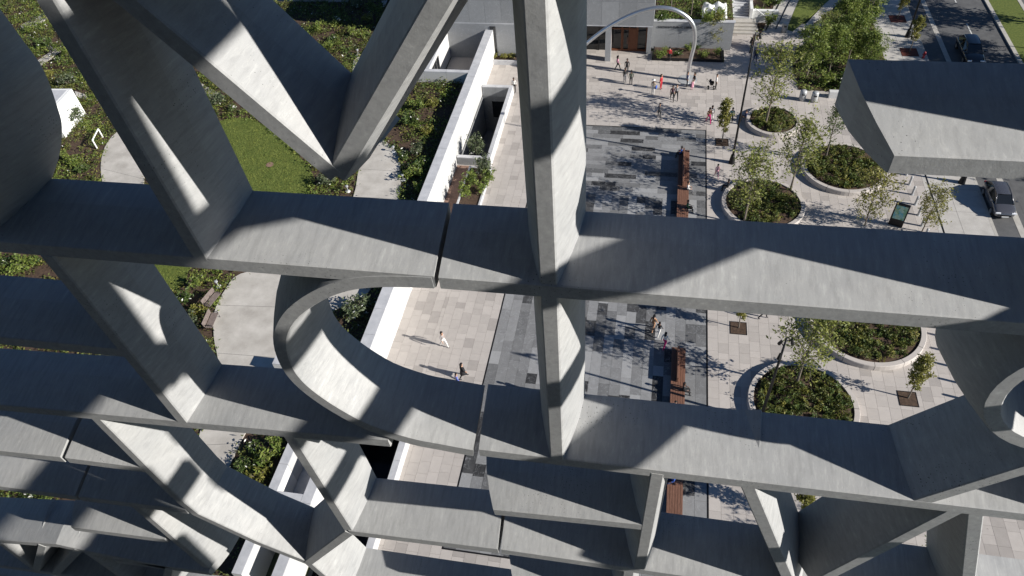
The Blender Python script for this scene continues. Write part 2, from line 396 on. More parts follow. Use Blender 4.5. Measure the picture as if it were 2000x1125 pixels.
sline('crossbar', [(0.9, -1.64), (1.3, -1.64)], 0.14, l)  # unseen sun blocker, added to darken the inner flank of the ring
l = letter('unseen letter round the corner, at the back, shaped for its shadows')
sline('stem', [(-1.35, 0.02), (-1.35, -0.97)], 0.13, l); sline('stem', [(-1.86, 0.02), (-1.86, -0.97)], 0.13, l)
sline('crossbar', [(-1.2, -0.93), (-0.93, -0.93)], 0.13, l); sline('stem', [(-1.0, -0.1), (-1.0, -0.55)], 0.055, l)
sline('crossbar', [(-1.4, -0.115), (-0.3, -0.115)], 0.17, l)

# ------------------------------------------------------------------ tower the photograph is taken from
M['tower_stone'] = mat_noise('tower_stone', (0.30, 0.29, 0.28), (0.38, 0.37, 0.35), 0.8, 0.7)
M['room'] = mat_noise('room_finish', (0.05, 0.05, 0.05), (0.07, 0.068, 0.065), 1.5, 0.7)
M['frame'] = mat_plain('dark_frame', (0.03, 0.03, 0.032), 0.4, 0.6)
def mat_pane():
    m, nt, p = newmat('window_glass'); nt.nodes.remove(p)
    t = N(nt, 'ShaderNodeBsdfTransparent'); t.inputs[0].default_value = (0.985, 0.99, 0.985, 1); g = N(nt, 'ShaderNodeBsdfGlossy'); g.inputs['Roughness'].default_value = 0.0
    fr = N(nt, 'ShaderNodeFresnel'); fr.inputs[0].default_value = 1.45; k = N(nt, 'ShaderNodeMath', operation='MULTIPLY'); k.inputs[1].default_value = 0.6
    mx = N(nt, 'ShaderNodeMixShader'); nt.links.new(fr.outputs[0], k.inputs[0]); nt.links.new(k.outputs[0], mx.inputs[0]); nt.links.new(t.outputs[0], mx.inputs[1]); nt.links.new(g.outputs[0], mx.inputs[2]); nt.links.new(mx.outputs[0], nt.nodes['Material Output'].inputs[0])
    return m
M['pane'] = mat_pane()
tower = tag(empty('tower', (0, 0, 0)), 'stone tower with the window the view is taken from, behind the letter screen', 'tower')
YG = 0.46; TX0, TX1, TY0 = -12.0, 2.2, -14.0
mb = MB(); mb.box(TX0, TX1, TY0, YG, 0.0, HC - 1.68); mb.build('wall', M['tower_stone'], tower)
mb = MB(); mb.box(TX0, TX1, TY0, YG, HC + 2.3, HC + 14); mb.build('upper_wall', M['tower_stone'], tower)
mb = MB(); mb.box(TX0 + .02, TX1 - .02, -5.0, -4.6, HC - 1.675, HC + 2.295); mb.build('room_wall', M['room'], tower)
mb = MB(); mb.box(TX0 + .02, TX1 - .02, -4.58, YG - .03, HC - 1.675, HC - 1.64); mb.build('floor', M['room'], tower)
mb = MB(); mb.box(TX0 + .02, TX1 - .02, -4.58, YG - .03, HC + 2.26, HC + 2.295); mb.build('room_ceiling', M['room'], tower)
for xa in (TX0 + .02, TX1 - .2):
    mb = MB(); mb.box(xa, xa + .18, -4.58, YG - .05, HC - 1.63, HC + 2.25); mb.build('end_wall', M['room'], tower)
mb = MB(); mb.quad((TX0 + .2, YG - .02, HC - 1.63), (TX1 - .2, YG - .02, HC - 1.63), (TX1 - .2, YG - .02, HC + 2.25), (TX0 + .2, YG - .02, HC + 2.25)); mb.build('window_pane', M['pane'], tower)

# ------------------------------------------------------------------ ground, plaza, street
M['soil'] = mat_noise('soil_mulch', (0.035, 0.023, 0.016), (0.10, 0.064, 0.043), 5, 0.95, 8, 0.5, 30, 'World')
M['earth'] = mat_noise('earth', (0.06, 0.08, 0.035), (0.11, 0.12, 0.06), 0.4, 0.95, 6, 0, 30, 'World')
M['mortar'] = mat_noise('mortar', (0.13, 0.125, 0.12), (0.18, 0.175, 0.165), 3, 0.9, 5, 0, 30, 'World')
M['asphalt'] = mat_noise('asphalt', (0.075, 0.075, 0.077), (0.115, 0.115, 0.115), 1.2, 0.85, 9, 0.2, 60, 'World')
M['walk'] = mat_noise('poured_concrete', (0.36, 0.34, 0.315), (0.46, 0.44, 0.41), 1.1, 0.85, 8, 0.1, 40, 'World')
M['gpath'] = mat_noise('garden_path_concrete', (0.35, 0.325, 0.29), (0.52, 0.49, 0.445), 0.7, 0.88, 8, 0.1, 40, 'World')
M['kerb'] = mat_noise('kerb_stone', (0.33, 0.31, 0.28), (0.44, 0.42, 0.38), 2.0, 0.85, 6, 0, 40, 'World')
M['grass'] = mat_noise('lawn', (0.05, 0.078, 0.013), (0.135, 0.155, 0.032), 5.0, 0.9, 12, 0.8, 30, 'World')
M['paint'] = mat_noise('road_paint', (0.45, 0.45, 0.43), (0.62, 0.62, 0.6), 6, 0.7, 8, 0, 40, 'World')
M['marble'] = mat_attr('white_marble', (0.40, 0.40, 0.395), (0.68, 0.67, 0.65), rough=0.5, vein=(0.45, 0.45, 0.46), bump=0.03)
M['marble_cap'] = mat_noise('marble_coping', (0.38, 0.385, 0.40), (0.52, 0.52, 0.53), 1.5, 0.5, 8, 0, 40, 'World')
M['granite'] = mat_attr('grey_granite', (0.16, 0.165, 0.17), (0.32, 0.325, 0.33), rough=0.55, vein=(0.42, 0.43, 0.44), bump=0.05)
M['dpave'] = mat_attr('dark_stone_paving', (0.022, 0.022, 0.023), (0.285, 0.285, 0.285), rough=0.6, vein=(0.36, 0.37, 0.38), bump=0.08)
M['lpave'] = mat_attr('light_stone_paving', (0.22, 0.20, 0.185), (0.47, 0.43, 0.395), rough=0.7, bump=0.08)
M['black'] = mat_plain('black_metal', (0.012, 0.012, 0.013), 0.45, 0.3)
M['steel'] = mat_noise('brushed_steel', (0.55, 0.56, 0.57), (0.66, 0.67, 0.68), 30, 0.32, 3, 0, 40, 'Object', (1, 1, 0.1), 0.5, 0.9)
M['steel2'] = mat_plain('grey_painted_steel', (0.38, 0.385, 0.39), 0.45, 0.2)
M['dglass'] = mat_plain('dark_glazing', (0.01, 0.012, 0.014), 0.05, 0.0, 0.6)
M['wood'] = mat_noise('oiled_timber', (0.10, 0.035, 0.016), (0.20, 0.075, 0.035), 4, 0.55, 6, 0.1, 20, 'Object', (6, 6, 0.5))
M['woodb'] = mat_noise('bench_timber', (0.10, 0.05, 0.033), (0.21, 0.105, 0.07), 4, 0.6, 6, 0.1, 20, 'World', (8, 0.6, 8))
M['greyslat'] = mat_noise('weathered_slat', (0.14, 0.11, 0.10), (0.22, 0.18, 0.16), 5, 0.7, 5, 0, 20, 'World')
M['white'] = mat_plain('white_paint', (0.72, 0.72, 0.70), 0.5)
M['rust'] = mat_noise('rust_grate', (0.07, 0.018, 0.012), (0.13, 0.035, 0.022), 9, 0.8, 5, 0, 30, 'World')
M['brickp'] = mat_noise('brown_brick_paving', (0.16, 0.10, 0.075), (0.27, 0.17, 0.13), 3, 0.85, 6, 0, 30, 'World')
def set_tone(me, tones):
    at = me.attributes.new('tone', 'FLOAT', 'FACE'); at.data.foreach_set('value', tones)
def tbox(name, x0, x1, y0, y1, z0, z1, mat, parent=None, tone=0.5, bev=0.0):
    mb = MB(); cx, cy = (x0 + x1) / 2, (y0 + y1) / 2
    mb.box(x0 - cx, x1 - cx, y0 - cy, y1 - cy, 0, z1 - z0); me = mb.mesh(name, mat); set_tone(me, [tone] * len(me.polygons))
    o = addobj(name, me, parent, (cx, cy, z0))
    if bev: bevel(o, bev, 2)
    return o
# ground sheet with the openings of the sunken courts left out
PITS = [(-18.1, -14.75, 13.0, 27.2), (-17.98, -15.0, 55.2, 66.84)]
xs = sorted({-400, 400, *[p[0] for p in PITS], *[p[1] for p in PITS]}); ys = sorted({-300, 600, *[p[2] for p in PITS], *[p[3] for p in PITS]})
mb = MB()
for i in range(len(xs) - 1):
    for j in range(len(ys) - 1):
        mx_, my_ = (xs[i] + xs[i + 1]) / 2, (ys[j] + ys[j + 1]) / 2
        if any(p[0] < mx_ < p[1] and p[2] < my_ < p[3] for p in PITS): continue
        mb.quad((xs[i], ys[j], -0.16), (xs[i + 1], ys[j], -0.16), (xs[i + 1], ys[j + 1], -0.16), (xs[i], ys[j + 1], -0.16))
tag(mb.build('ground', M['earth']), kind='structure')
for p, dz in zip(PITS, (-4.6, -4.6)):
    mb = MB(); mb.quad((p[0], p[2], dz), (p[1], p[2], dz), (p[1], p[3], dz), (p[0], p[3], dz))
    mb.quad((p[0], p[2], dz), (p[0], p[3], dz), (p[0], p[3], -0.1), (p[0], p[2], -0.1)); mb.quad((p[1], p[3], dz), (p[1], p[2], dz), (p[1], p[2], -0.1), (p[1], p[3], -0.1))
    mb.quad((p[1], p[2], dz), (p[0], p[2], dz), (p[0], p[2], -0.1), (p[1], p[2], -0.1)); mb.quad((p[0], p[3], dz), (p[1], p[3], dz), (p[1], p[3], -0.1), (p[0], p[3], -0.1))
    tag(mb.build('sunken_court', M['granite'] if p[2] > 40 else M['dglass']), kind='structure')
# paving: slabs laid on a mortar bed
DX0, DX1, DY0, DY1 = -10.3, 5.36, 17.4, 62.1
mb = MB()
PAVES = [(-14.75, DX0 - .1, 10.0, 74.2), (DX0 - .1, DX1 + .1, 10.0, DY0 - .1), (DX0 - .1, DX1 + .1, DY1 + .1, 74.2), (DX1 + .1, 24.0, 10.0, 74.2), (-18, -14.75, 27.5, 55.0), (-18, -14.75, 67.3, 74.2), (7.4, 24.0, 74.2, 84), (-14.75, -0.4, 74.2, 77.0), (-0.4, 7.4, 74.2, 75.0)]
for x0, x1, y0, y1 in PAVES + [(DX0 - .1, DX1 + .1, DY0 - .1, DY1 + .1)]: mb.quad((x0, y0, -0.035), (x1, y0, -0.035), (x1, y1, -0.035), (x0, y1, -0.035))
plaza = tag(mb.build('plaza', M['mortar']), kind='structure')
slabs = []     # (x0, x1, y0, y1, tone, material key)
rp = random.Random(3)
def lay_cols(x0, x1, y0, y1, wd, lens, key, tonef):       # columns running along Y
    x = x0
    while x < x1 - 0.02:
        xe = min(x + wd, x1); y = y0 - rp.random() * lens[-1]
        while y < y1:
            L = rp.choice(lens); a, b = max(y, y0), min(y + L, y1)
            if b - a > 0.05: slabs.append((x, xe, a, b, tonef(), key))
            y += L
        x = xe
def lay_rows(x0, x1, y0, y1, wd, lens, key, tonef):
    y = y0
    while y < y1 - 0.02:
        ye = min(y + wd, y1); x = x0 - rp.random() * lens[-1]
        while x < x1:
            L = rp.choice(lens); a, b = max(x, x0), min(x + L, x1)
            if b - a > 0.05: slabs.append((a, b, y, ye, tonef(), key))
            x += L
        y = ye
dt = lambda: rp.choice([0.04, 0.12, 0.3, 0.42, 0.5, 0.58, 0.62, 0.66, 0.7, 0.75, 0.85, 0.98])
lt = lambda: rp.choice([0.42, 0.6, 0.66, 0.7, 0.72, 0.74, 0.76, 0.78, 0.82, 0.86])
lay_cols(DX0, DX1, DY0, 51.5, 0.745, (0.9, 1.2, 1.5, 1.8, 2.4), 'dpave', dt)
lay_rows(DX0, DX1, 51.5, DY1, 0.62, (1.2, 1.8, 2.2, 2.9), 'dpave', dt)
for x0, x1, y0, y1 in PAVES:
    if x1 - x0 > 14 and y0 > 20: lay_rows(x0, x1, y0, y1, 0.66, (0.7, 1.05, 1.4), 'lpave', lt)
    else: lay_cols(x0, x1, y0, y1, 0.74, (0.6, 0.9, 1.2), 'lpave', lt)
deps = bpy.context.evaluated_depsgraph_get(); deps.update()
def visible(p):
    u, v = proj(p)
    if not (0 < u < PW and 0 < v < PH): return False
    o = Vector((0, 0, HC)); dv = Vector(p) - o; L = dv.length; dv.normalize()
    hit, loc, *_ = sc.ray_cast(deps, o + dv * 1.2, dv, distance=L - 1.7)
    return not hit
for key in ('dpave', 'lpave'):
    S = [s for s in slabs if s[5] == key]
    vis = []
    for s in S:
        c = ((s[0] + s[1]) / 2, (s[2] + s[3]) / 2, 0)
        if visible(c): vis.append((((s[1] - s[0]) * (s[3] - s[2])) / (c[0] ** 2 + c[1] ** 2 + HC ** 2) ** 1.5, s))
    vis.sort(key=lambda t: -t[0]); own = set(id(t[1]) for t in vis[:300])
    tm = {}
    g = 0.012
    for s in S:
        if id(s) not in own: continue
        if s[4] not in tm:
            m_ = MB(); m_.box(-0.5, 0.5, -0.5, 0.5, -0.03, 0.0); me = m_.mesh('paving_slab', M[key]); set_tone(me, [s[4]] * 6); tm[s[4]] = me
        addobj('paving_slab', tm[s[4]], plaza, ((s[0] + s[1]) / 2, (s[2] + s[3]) / 2, rp.uniform(-0.002, 0.002)), 0, (s[1] - s[0] - g, s[3] - s[2] - g, 1))
    m_ = MB(); tones = []
    for s in S:
        if id(s) in own: continue
        z = rp.uniform(-0.002, 0.002); m_.box(s[0] + g / 2, s[1] - g / 2, s[2] + g / 2, s[3] - g / 2, -0.03, z); tones += [s[4]] * 6
    me = m_.mesh('paving_slabs', M[key]); set_tone(me, tones); tag(addobj('paving_slabs', me, plaza), kind='stuff')
# steel edging round the dark stone
for nm, b in (('edging', (DX1 + .0, DX1 + .1, DY0 - .1, DY1 + .1)), ('edging', (DX0 - .1, DX0, DY0 - .1, DY1 + .1)), ('edging', (DX0, DX1, DY1, DY1 + .1)), ('edging', (DX0, DX1, DY0 - .1, DY0))):
    mb = MB(); mb.box(b[0], b[1], b[2], b[3], -0.03, 0.006); mb.build(nm, M['black'], plaza)
# street to the right
def strip(name, x0, x1, y0, y1, z, mat):
    mb = MB(); mb.quad((x0, y0, z), (x1, y0, z), (x1, y1, z), (x0, y1, z)); return tag(mb.build(name, mat), kind='structure')
SY0, SY1 = -60, 330
mb = MB(); mb.box(24.0, 28.2, SY0, SY1, -0.15, 0.0); side_walk = tag(mb.build('sidewalk', M['walk']), kind='structure')
strip('parking_lane', 28.2, 31.2, SY0, SY1, -0.13, M['asphalt']); strip('road', 31.2, 37.1, SY0, SY1, -0.126, M['asphalt']); strip('far_road', 41.0, 62, SY0, SY1, -0.126, M['asphalt'])
for nm, x0, x1, zt in (('kerb', 28.2, 28.45, 0.004), ('gutter', 30.2, 30.7, -0.118), ('kerb', 37.1, 37.5, 0.02), ('kerb', 40.6, 41.0, 0.02)):
    mb = MB(); y = 20.0
    mb.box(x0, x1, SY0, SY1, -0.15, zt); tag(mb.build(nm, M['kerb']), kind='structure')
mb = MB(); mb.box(37.5, 40.6, SY0, SY1, -0.15, 0.0); tag(mb.build('median', M['grass']), kind='structure')
for k in range(14):
    y = 21.5 + k * 7.62; mb = MB(); mb.box(33.95, 34.07, y, y + 2.6, -0.124, -0.120); tag(mb.build('lane_marking', M['paint']), kind='structure')
# scored joints of the sidewalk
for k in range(30): 
    mb = MB(); mb.box(24.02, 28.18, 22 + k * 3.0, 22.02 + k * 3.0, -0.01, 0.003); mb.build('joint', M['mortar'], side_walk)
mb = MB(); mb.box(25.9, 25.92, 20, 120, -0.01, 0.0035); mb.build('joint', M['mortar'], side_walk)
mb = MB(); mb.box(24.3, 24.44, 30, 57.5, -0.01, 0.006); mb.build('drain_slot', M['black'], side_walk)

# ------------------------------------------------------------------ garden deck on the left
GZ = 2.3
for b_ in ((-140, -21.2, 8, 65.4), (-21.2, -18.8, 27.9, 65.4)):
    mb = MB(); mb.box(*b_, -0.1, GZ - 0.06); tag(mb.build('garden_terrace', M['soil']), kind='structure')
def gpoly(pts, z=GZ, sm=False):
    q = [G(a, b, z) for a, b in pts]
    if sm: n_ = len(q); q = catmull([q[-1]] + q + q[:2], 4)[4:-4]; q = q[:n_ * 4]
    return q
PATH1 = [(735, 268), (774, 296), (783, 345), (778, 390), (748, 500), (723, 566), (690, 592), (655, 606), (600, 650), (560, 720), (520, 785), (478, 848), (440, 930), (410, 1000), (370, 990), (396, 915), (388, 862), (400, 815), (426, 720), (418, 660), (419, 610), (440, 566), (470, 535), (560, 515), (650, 470), (690, 385), (702, 328), (722, 292)]
PATH2 = [(330, 215), (262, 238), (218, 268), (198, 312), (205, 372), (248, 432), (300, 470), (318, 440), (285, 385), (284, 335), (310, 290), (360, 240)]
LAWN = [(430, 236), (465, 230), (503, 237), (560, 280), (603, 328), (612, 350), (598, 380), (520, 440), (440, 498), (374, 522), (363, 546), (340, 570), (300, 566), (288, 520), (310, 450), (300, 400), (300, 340), (330, 290), (390, 250)]
mb = MB(); mb.prism(gpoly(PATH1, GZ, True), GZ - .1, GZ + 0.03); gp1 = tag(mb.build('garden_path', M['gpath']), kind='structure')
mb = MB(); mb.prism(gpoly(PATH2, GZ, True), GZ - .1, GZ + 0.03); gp2 = tag(mb.build('garden_path', M['gpath']), kind='structure')
mb = MB(); mb.prism(gpoly(LAWN, GZ, True), GZ - .1, GZ + 0.02); tag(mb.build('lawn', M['grass']), kind='structure')
for pts in ([(60, 128), (112, 92), (118, 100), (66, 138)], [(40, 50), (95, 20), (105, 30), (48, 62)], [(146, 178), (170, 186), (176, 196), (150, 190)], [(690, 118), (702, 110), (696, 140), (688, 150)], [(745, 0), (757, 0), (752, 12), (748, 14)], [(380, 155), (440, 190), (432, 198), (376, 168)]):
    mb = MB(); mb.prism(gpoly(pts), GZ - .1, GZ + 0.034); tag(mb.build('garden_path', M['gpath']), kind='structure')
for (a, b) in (((420, 596), (546, 600)), ((560, 700), (425, 690))):   # path joints
    p, q = G(*a, GZ + .03), G(*b, GZ + .03); mb = MB(); mb.prism([p, q, (q[0], q[1] + .03), (p[0], p[1] + .03)], GZ + .02, GZ + .033); mb.build('joint', M['mortar'], gp1)
mb = MB(); c = G(527, 322, GZ); mb.lathe([(0, 0.03), (0.36, 0.03), (0.36, 0.0)], (c[0], c[1], GZ + .01), 20); tag(mb.build('manhole_cover', M['brickp']), 'round brown drain cover set in the lawn', 'drain cover')

# mown grass: blades over the lawn, ragged at its edge
rnd = random.Random(21); mb = MB(); LP_ = gpoly(LAWN, GZ, True); xs_ = [q[0] for q in LP_]; ys_ = [q[1] for q in LP_]
M['blade'] = mat_noise('grass_blade', (0.05, 0.085, 0.014), (0.17, 0.19, 0.04), 0.8, 0.8, 6, 0, 30, 'World')
for _ in range(30000):
    x, y = rnd.uniform(min(xs_) - .2, max(xs_) + .2), rnd.uniform(min(ys_) - .2, max(ys_) + .2)
    if not inside((x + rnd.gauss(0, .09), y + rnd.gauss(0, .09)), LP_): continue
    a = rnd.uniform(0, 6.28); dx, dy = math.cos(a) * .05, math.sin(a) * .05; n = len(mb.v); h = rnd.uniform(.03, .09)
    mb.v += [(x - dx, y - dy, GZ + .01), (x + dx, y + dy, GZ + .01), (x + rnd.gauss(0, .05), y + rnd.gauss(0, .05), GZ + .02 + h)]; mb.f.append((n, n + 1, n + 2)); mb.m.append(0)
tag(mb.build('grass', M['blade']), 'short mown grass blades of the garden lawn', 'grass', kind='stuff')
for (a, b) in (((700, 330), (784, 335)), ((690, 385), (778, 388)), ((392, 870), (470, 866)), ((200, 330), (290, 352))):
    p_, q_ = G(*a, GZ + .03), G(*b, GZ + .03); mb = MB(); mb.prism([p_, q_, (q_[0], q_[1] + .03), (p_[0], p_[1] + .03)], GZ + .02, GZ + .0335); mb.build('joint', M['mortar'], gp1 if a[0] > 350 else gp2)

# ------------------------------------------------------------------ walls and buildings on the left
def wall(name, label, x0, x1, y0, y1, z0, z1, cat='wall', cap=0.12, mat='marble', axis='y', step=2.4, over=0.0, capmat='marble_cap'):
    """a stone clad wall: panels of its own stone with a coping"""
    w_ = tag(empty(name, ((x0 + x1) / 2, (y0 + y1) / 2, z0)), label, cat)
    ox, oy = (x0 + x1) / 2, (y0 + y1) / 2
    mb = MB(); mb.box(x0 + .03 - ox, x1 - .03 - ox, y0 + .03 - oy, y1 - .03 - oy, 0, z1 - z0 - cap); mb.build('core', M['mortar'], w_)
    a0, a1 = (y0, y1) if axis == 'y' else (x0, x1); n = max(1, round((a1 - a0) / step))
    for i in range(n):
        s, e = a0 + (a1 - a0) * i / n + 0.011, a0 + (a1 - a0) * (i + 1) / n - 0.011
        b = (x0, x1, s, e) if axis == 'y' else (s, e, y0, y1)
        tn = random.uniform(0.2, 0.85)
        mb = MB(); mb.box(b[0] - ox, b[1] - ox, b[2] - oy, b[3] - oy, 0.0, z1 - z0 - cap - 0.004); me = mb.mesh('panel', M[mat]); set_tone(me, [tn] * 6); addobj('panel', me, w_)
        mb = MB(); mb.box(b[0] - over - ox, b[1] + over - ox, b[2] - oy, b[3] - oy, z1 - z0 - cap, z1 - z0); mb.build('coping', M[capmat], w_)
    return w_
wall('garden_wall', 'long white marble wall with grey coping between garden and plaza', -18.85, -18.0, 28.0, 77.0, 0, 3.5)
wall('garden_wall', 'white marble end wall behind the small court beside the library', -26.0, -18.86, 76.3, 77.0, 0, 3.5, axis='x')
wall('garden_wall', 'low white wall closing the garden bed before the small court', -26.0, -18.86, 65.45, 65.95, 0, 3.5, axis='x')
wall('court_wall', 'thin white wall along the plaza side of the sunken court', -15.0, -14.62, 54.6, 67.3, 0, 1.05, cap=.08)
wall('court_wall', 'grey back wall of the sunken court with a dark window', -17.95, -15.01, 66.85, 67.3, -4.6, 1.05, axis='x', mat='granite', cap=.08, step=1.5)
wall('court_wall', 'short pale parapet in front of the sunken court', -17.95, -15.01, 54.7, 55.1, 0, 0.9, axis='x', mat='granite', cap=.08)
o = tbox('window', -17.0, -15.25, 66.80, 66.848, -2.7, -0.7, M['dglass']); tag(o, 'dark square window low in the back wall of the sunken court', 'window')
wall('court_wall', 'low white wall with grey coping along the dark glazed court', -14.75, -14.3, 12.5, 27.2, 0, 0.95, cap=.1)
wall('garden_wall', 'white wall beside the leafy bed below the second bar', -18.85, -18.2, 13.0, 27.0, 0, 3.0, cap=.1)
wall('garden_wall', 'white cross wall with grey coping joining the garden wall', -24.5, -18.86, 27.1, 27.9, 0, 3.5, axis='x', cap=.1)
wall('garden_wall', 'white left wall of the light well beside the leafy bed', -21.2, -20.6, 13.0, 27.0, 0, 3.0, cap=.1)
wall('garden_wall', 'marble cross wall of the light well below the second bar', -20.59, -18.86, 17.6, 18.2, 0, 3.0, axis='x', cap=.1)
mb = MB(); mb.box(-20.58, -18.87, 18.22, 27.0, 0.0, 0.9); tag(mb.build('light_well_floor', M['marble_cap']), kind='structure')
# house by the small court
hs = tag(empty('garden_pavilion', (-26.5, 70.5, 0)), 'pale stone pavilion with tall dark window beside the small court', 'building')
mb = MB(); mb.box(-3.2, 3.2, -4.4, 5.4, 0, 3.3); me = mb.mesh('wall', M['marble']); set_tone(me, [0.5] * 6); addobj('wall', me, hs)
mb = MB(); mb.box(-3.3, 3.3, -4.5, 5.5, 3.3, 3.5); mb.build('roof', M['marble_cap'], hs)
for k in range(3):
    mb = MB(); mb.box(3.2, 3.26, -3.4 + k * 1.0, -2.6 + k * 1.0, 0.6, 2.8); wn = mb.build('window', M['dglass'], hs)
    mb = MB(); mb.box(3.26, 3.30, -3.42 + k * 1.0, -3.36 + k * 1.0, 0.55, 2.85); mb.build('frame', M['black'], wn)
mb = MB(); mb.box(-23.2, -18.9, 66.0, 76.2, 0.0, 0.02); tag(mb.build('court_floor', M['lpave']), kind='structure')
set_tone(bpy.data.objects['court_floor'].data, [0.7] * 6)
# white box in the garden
bx = G(150, 245, GZ)
hs = tag(empty('white_skylight', (-68.0, 55.6, GZ)), 'white angular skylight box standing in the garden bed', 'skylight')
cc = [G(*p, GZ) for p in ((128, 268), (168, 222))]
mb = MB(); p0 = np.array(cc[0]); p1 = np.array(cc[1]); dv = (p1 - p0); nv = np.array([-dv[1], dv[0]]) / np.linalg.norm(dv) * 5.0
hs.location = (p0[0], p0[1], GZ)
quad_ = [(0, 0), tuple(dv), tuple(dv + nv), tuple(nv)]
mb.prism(quad_, -0.1, 3.0); mb.build('wall', M['white'], hs)
mb = MB(); mb.prism([tuple(np.array(q) * 0.86 + (np.array(dv) + nv) / 2 * 0.14) for q in quad_], 3.0, 3.02); mb.build('glazing', M['marble_cap'], hs)
# long roof-light basin at the top
wall('garden_wall', 'white parapet of the sunken terrace at the top left', -46, -39.0, 83.0, 83.6, 0, 2.6, axis='x', cap=.12)
wall('garden_wall', 'white side parapet of the sunken terrace at the top left', -38.95, -38.4, 83.0, 100, 0, 2.6, cap=.12)
mb = MB(); mb.box(-75, -39.0, 83.7, 120, 0, 0.6); tag(mb.build('terrace_floor', M['dglass']), kind='structure')
mb = MB(); mb.box(-140, -26.1, 66.0, 82.9, -0.1, GZ - .06); tag(mb.build('garden_terrace', M['soil']), kind='structure')
mb = MB(); mb.box(-38.3, -26.1, 83.0, 120, -0.1, GZ - .06); tag(mb.build('garden_terrace', M['soil']), kind='structure')
# planter between wall and plaza
pl = tag(empty('long_planter', (-15.3, 46.6, 0)), 'long white planter with leafy shrubs beside the long white wall', 'planter')
for b in ((-1.3, -1.12, -6.6, 7.4), (0.7, 0.88, -6.6, 7.4), (-1.11, 0.69, -6.6, -6.42), (-1.11, 0.69, 7.22, 7.4)):
    mb = MB(); mb.box(b[0], b[1], b[2], b[3], 0, 0.5); bevel(mb.build('rim', M['marble_cap'], pl), .015)
mb = MB(); mb.box(-1.12, 0.7, -6.42, 7.22, 0, 0.4); mb.build('soil', M['soil'], pl)
mb = MB(); mb.box(-17.95, -16.65, 40, 54.6, -0.03, 0.012); tag(mb.build('service_path', M['brickp']), kind='structure')

# ------------------------------------------------------------------ the library
lib = tag(empty('library', (-10, 77, 0)), 'grey stone library building with a timber entrance under its overhang', 'building')
def lp(name, x0, x1, y0, y1, z0, z1, mat, parent=lib, tone=.5, bev=0):
    mb = MB(); mb.box(x0 + 10, x1 + 10, y0 - 77, y1 - 77, z0, z1); me = mb.mesh(name, M[mat]); set_tone(me, [tone] * 6); o = addobj(name, me, parent)
    return o
LX0, LX1, LZ = -26, -0.55, 4.3
lp('core', LX0 + .05, LX1 - .05, 74.55, 100, LZ + .05, 11.9, 'mortar'); lp('roof', LX0, LX1, 74.5, 100, 11.9, 12.2, 'marble_cap')
n = 14
for i in range(n):
    xa, xb = LX0 + (LX1 - LX0) * i / n, LX0 + (LX1 - LX0) * (i + 1) / n
    for za, zb in ((LZ, 6.9), (6.9, 9.5), (9.5, 11.88)): lp('panel', xa + .008, xb - .008, 74.45, 74.54, za + .008, zb - .008, 'granite', tone=random.uniform(.35, .75))
for k in range(8):
    for za, zb in ((0, LZ), (LZ, 6.9), (6.9, 9.5), (9.5, 11.88)): lp('panel', LX1 - .04, LX1 + .05, 77.5 + k * 2.7 if za == 0 else 74.56 + k * 3.1, 77.5 + k * 2.7 + 2.68 if za == 0 else 74.56 + k * 3.1 + 3.08, za + .008, zb - .008, 'granite', tone=random.uniform(.4, .75))
lp('soffit', LX0, LX1, 74.45, 77.6, LZ - .12, LZ, 'marble_cap')
for xc in (-5.55, -11.9): lp('column', xc, xc + .62, 74.5, 75.3, 0, LZ - .121, 'granite', tone=.7)
lp('wall', -26, -13.2, 74.45, 77.4, 0, LZ - .121, 'granite', tone=.55); lp('wall', -1.1, -0.6, 76.2, 77.6, 0, LZ - .121, 'granite', tone=.6)
o = lp('window', -18.35, -17.7, 74.40, 74.449, 0.4, 3.9, 'dglass')
# glazed front, recessed
lp('glazing', -13.2, -5.3, 77.0, 77.06, 0.0, LZ - .121, 'dglass')
for xc in (-12.9, -11.3, -9.7, -8.1, -6.5): lp('mullion', xc, xc + .09, 76.9, 76.999, 0, LZ - .121, 'black')
ent = empty('entrance', (0, 0, 0), 0, lib)
lp('glazing', -5.2, -1.1, 77.0, 77.06, 0.0, LZ - .121, 'dglass', ent)
for b in ((-5.2, -5.02, 0, 3.3), (-3.98, -3.84, 0, 3.0), (-3.16, -3.02, 0, 3.0), (-2.3, -2.12, 0, 3.3), (-1.24, -1.1, 0, 3.3)): lp('post', b[0], b[1], 76.86, 76.999, b[2], b[3], 'wood', ent)
lp('beam', -5.2, -1.1, 76.84, 76.998, 3.301, 3.5, 'wood', ent); lp('rail', -5.0, -2.31, 76.87, 76.998, 2.6, 2.74, 'wood', ent); lp('rail', -5.0, -1.25, 76.87, 76.998, 0.0, 0.22, 'wood', ent)
lp('door_leaf', -3.01, -2.31, 76.88, 76.997, 0.23, 2.59, 'wood', ent); lp('pull', -3.32, -3.22, 76.74, 76.83, 0.9, 1.7, 'woodb', ent)
lp('door_leaf', -3.83, -3.72, 76.9, 76.997, 0.23, 2.59, 'wood', ent)
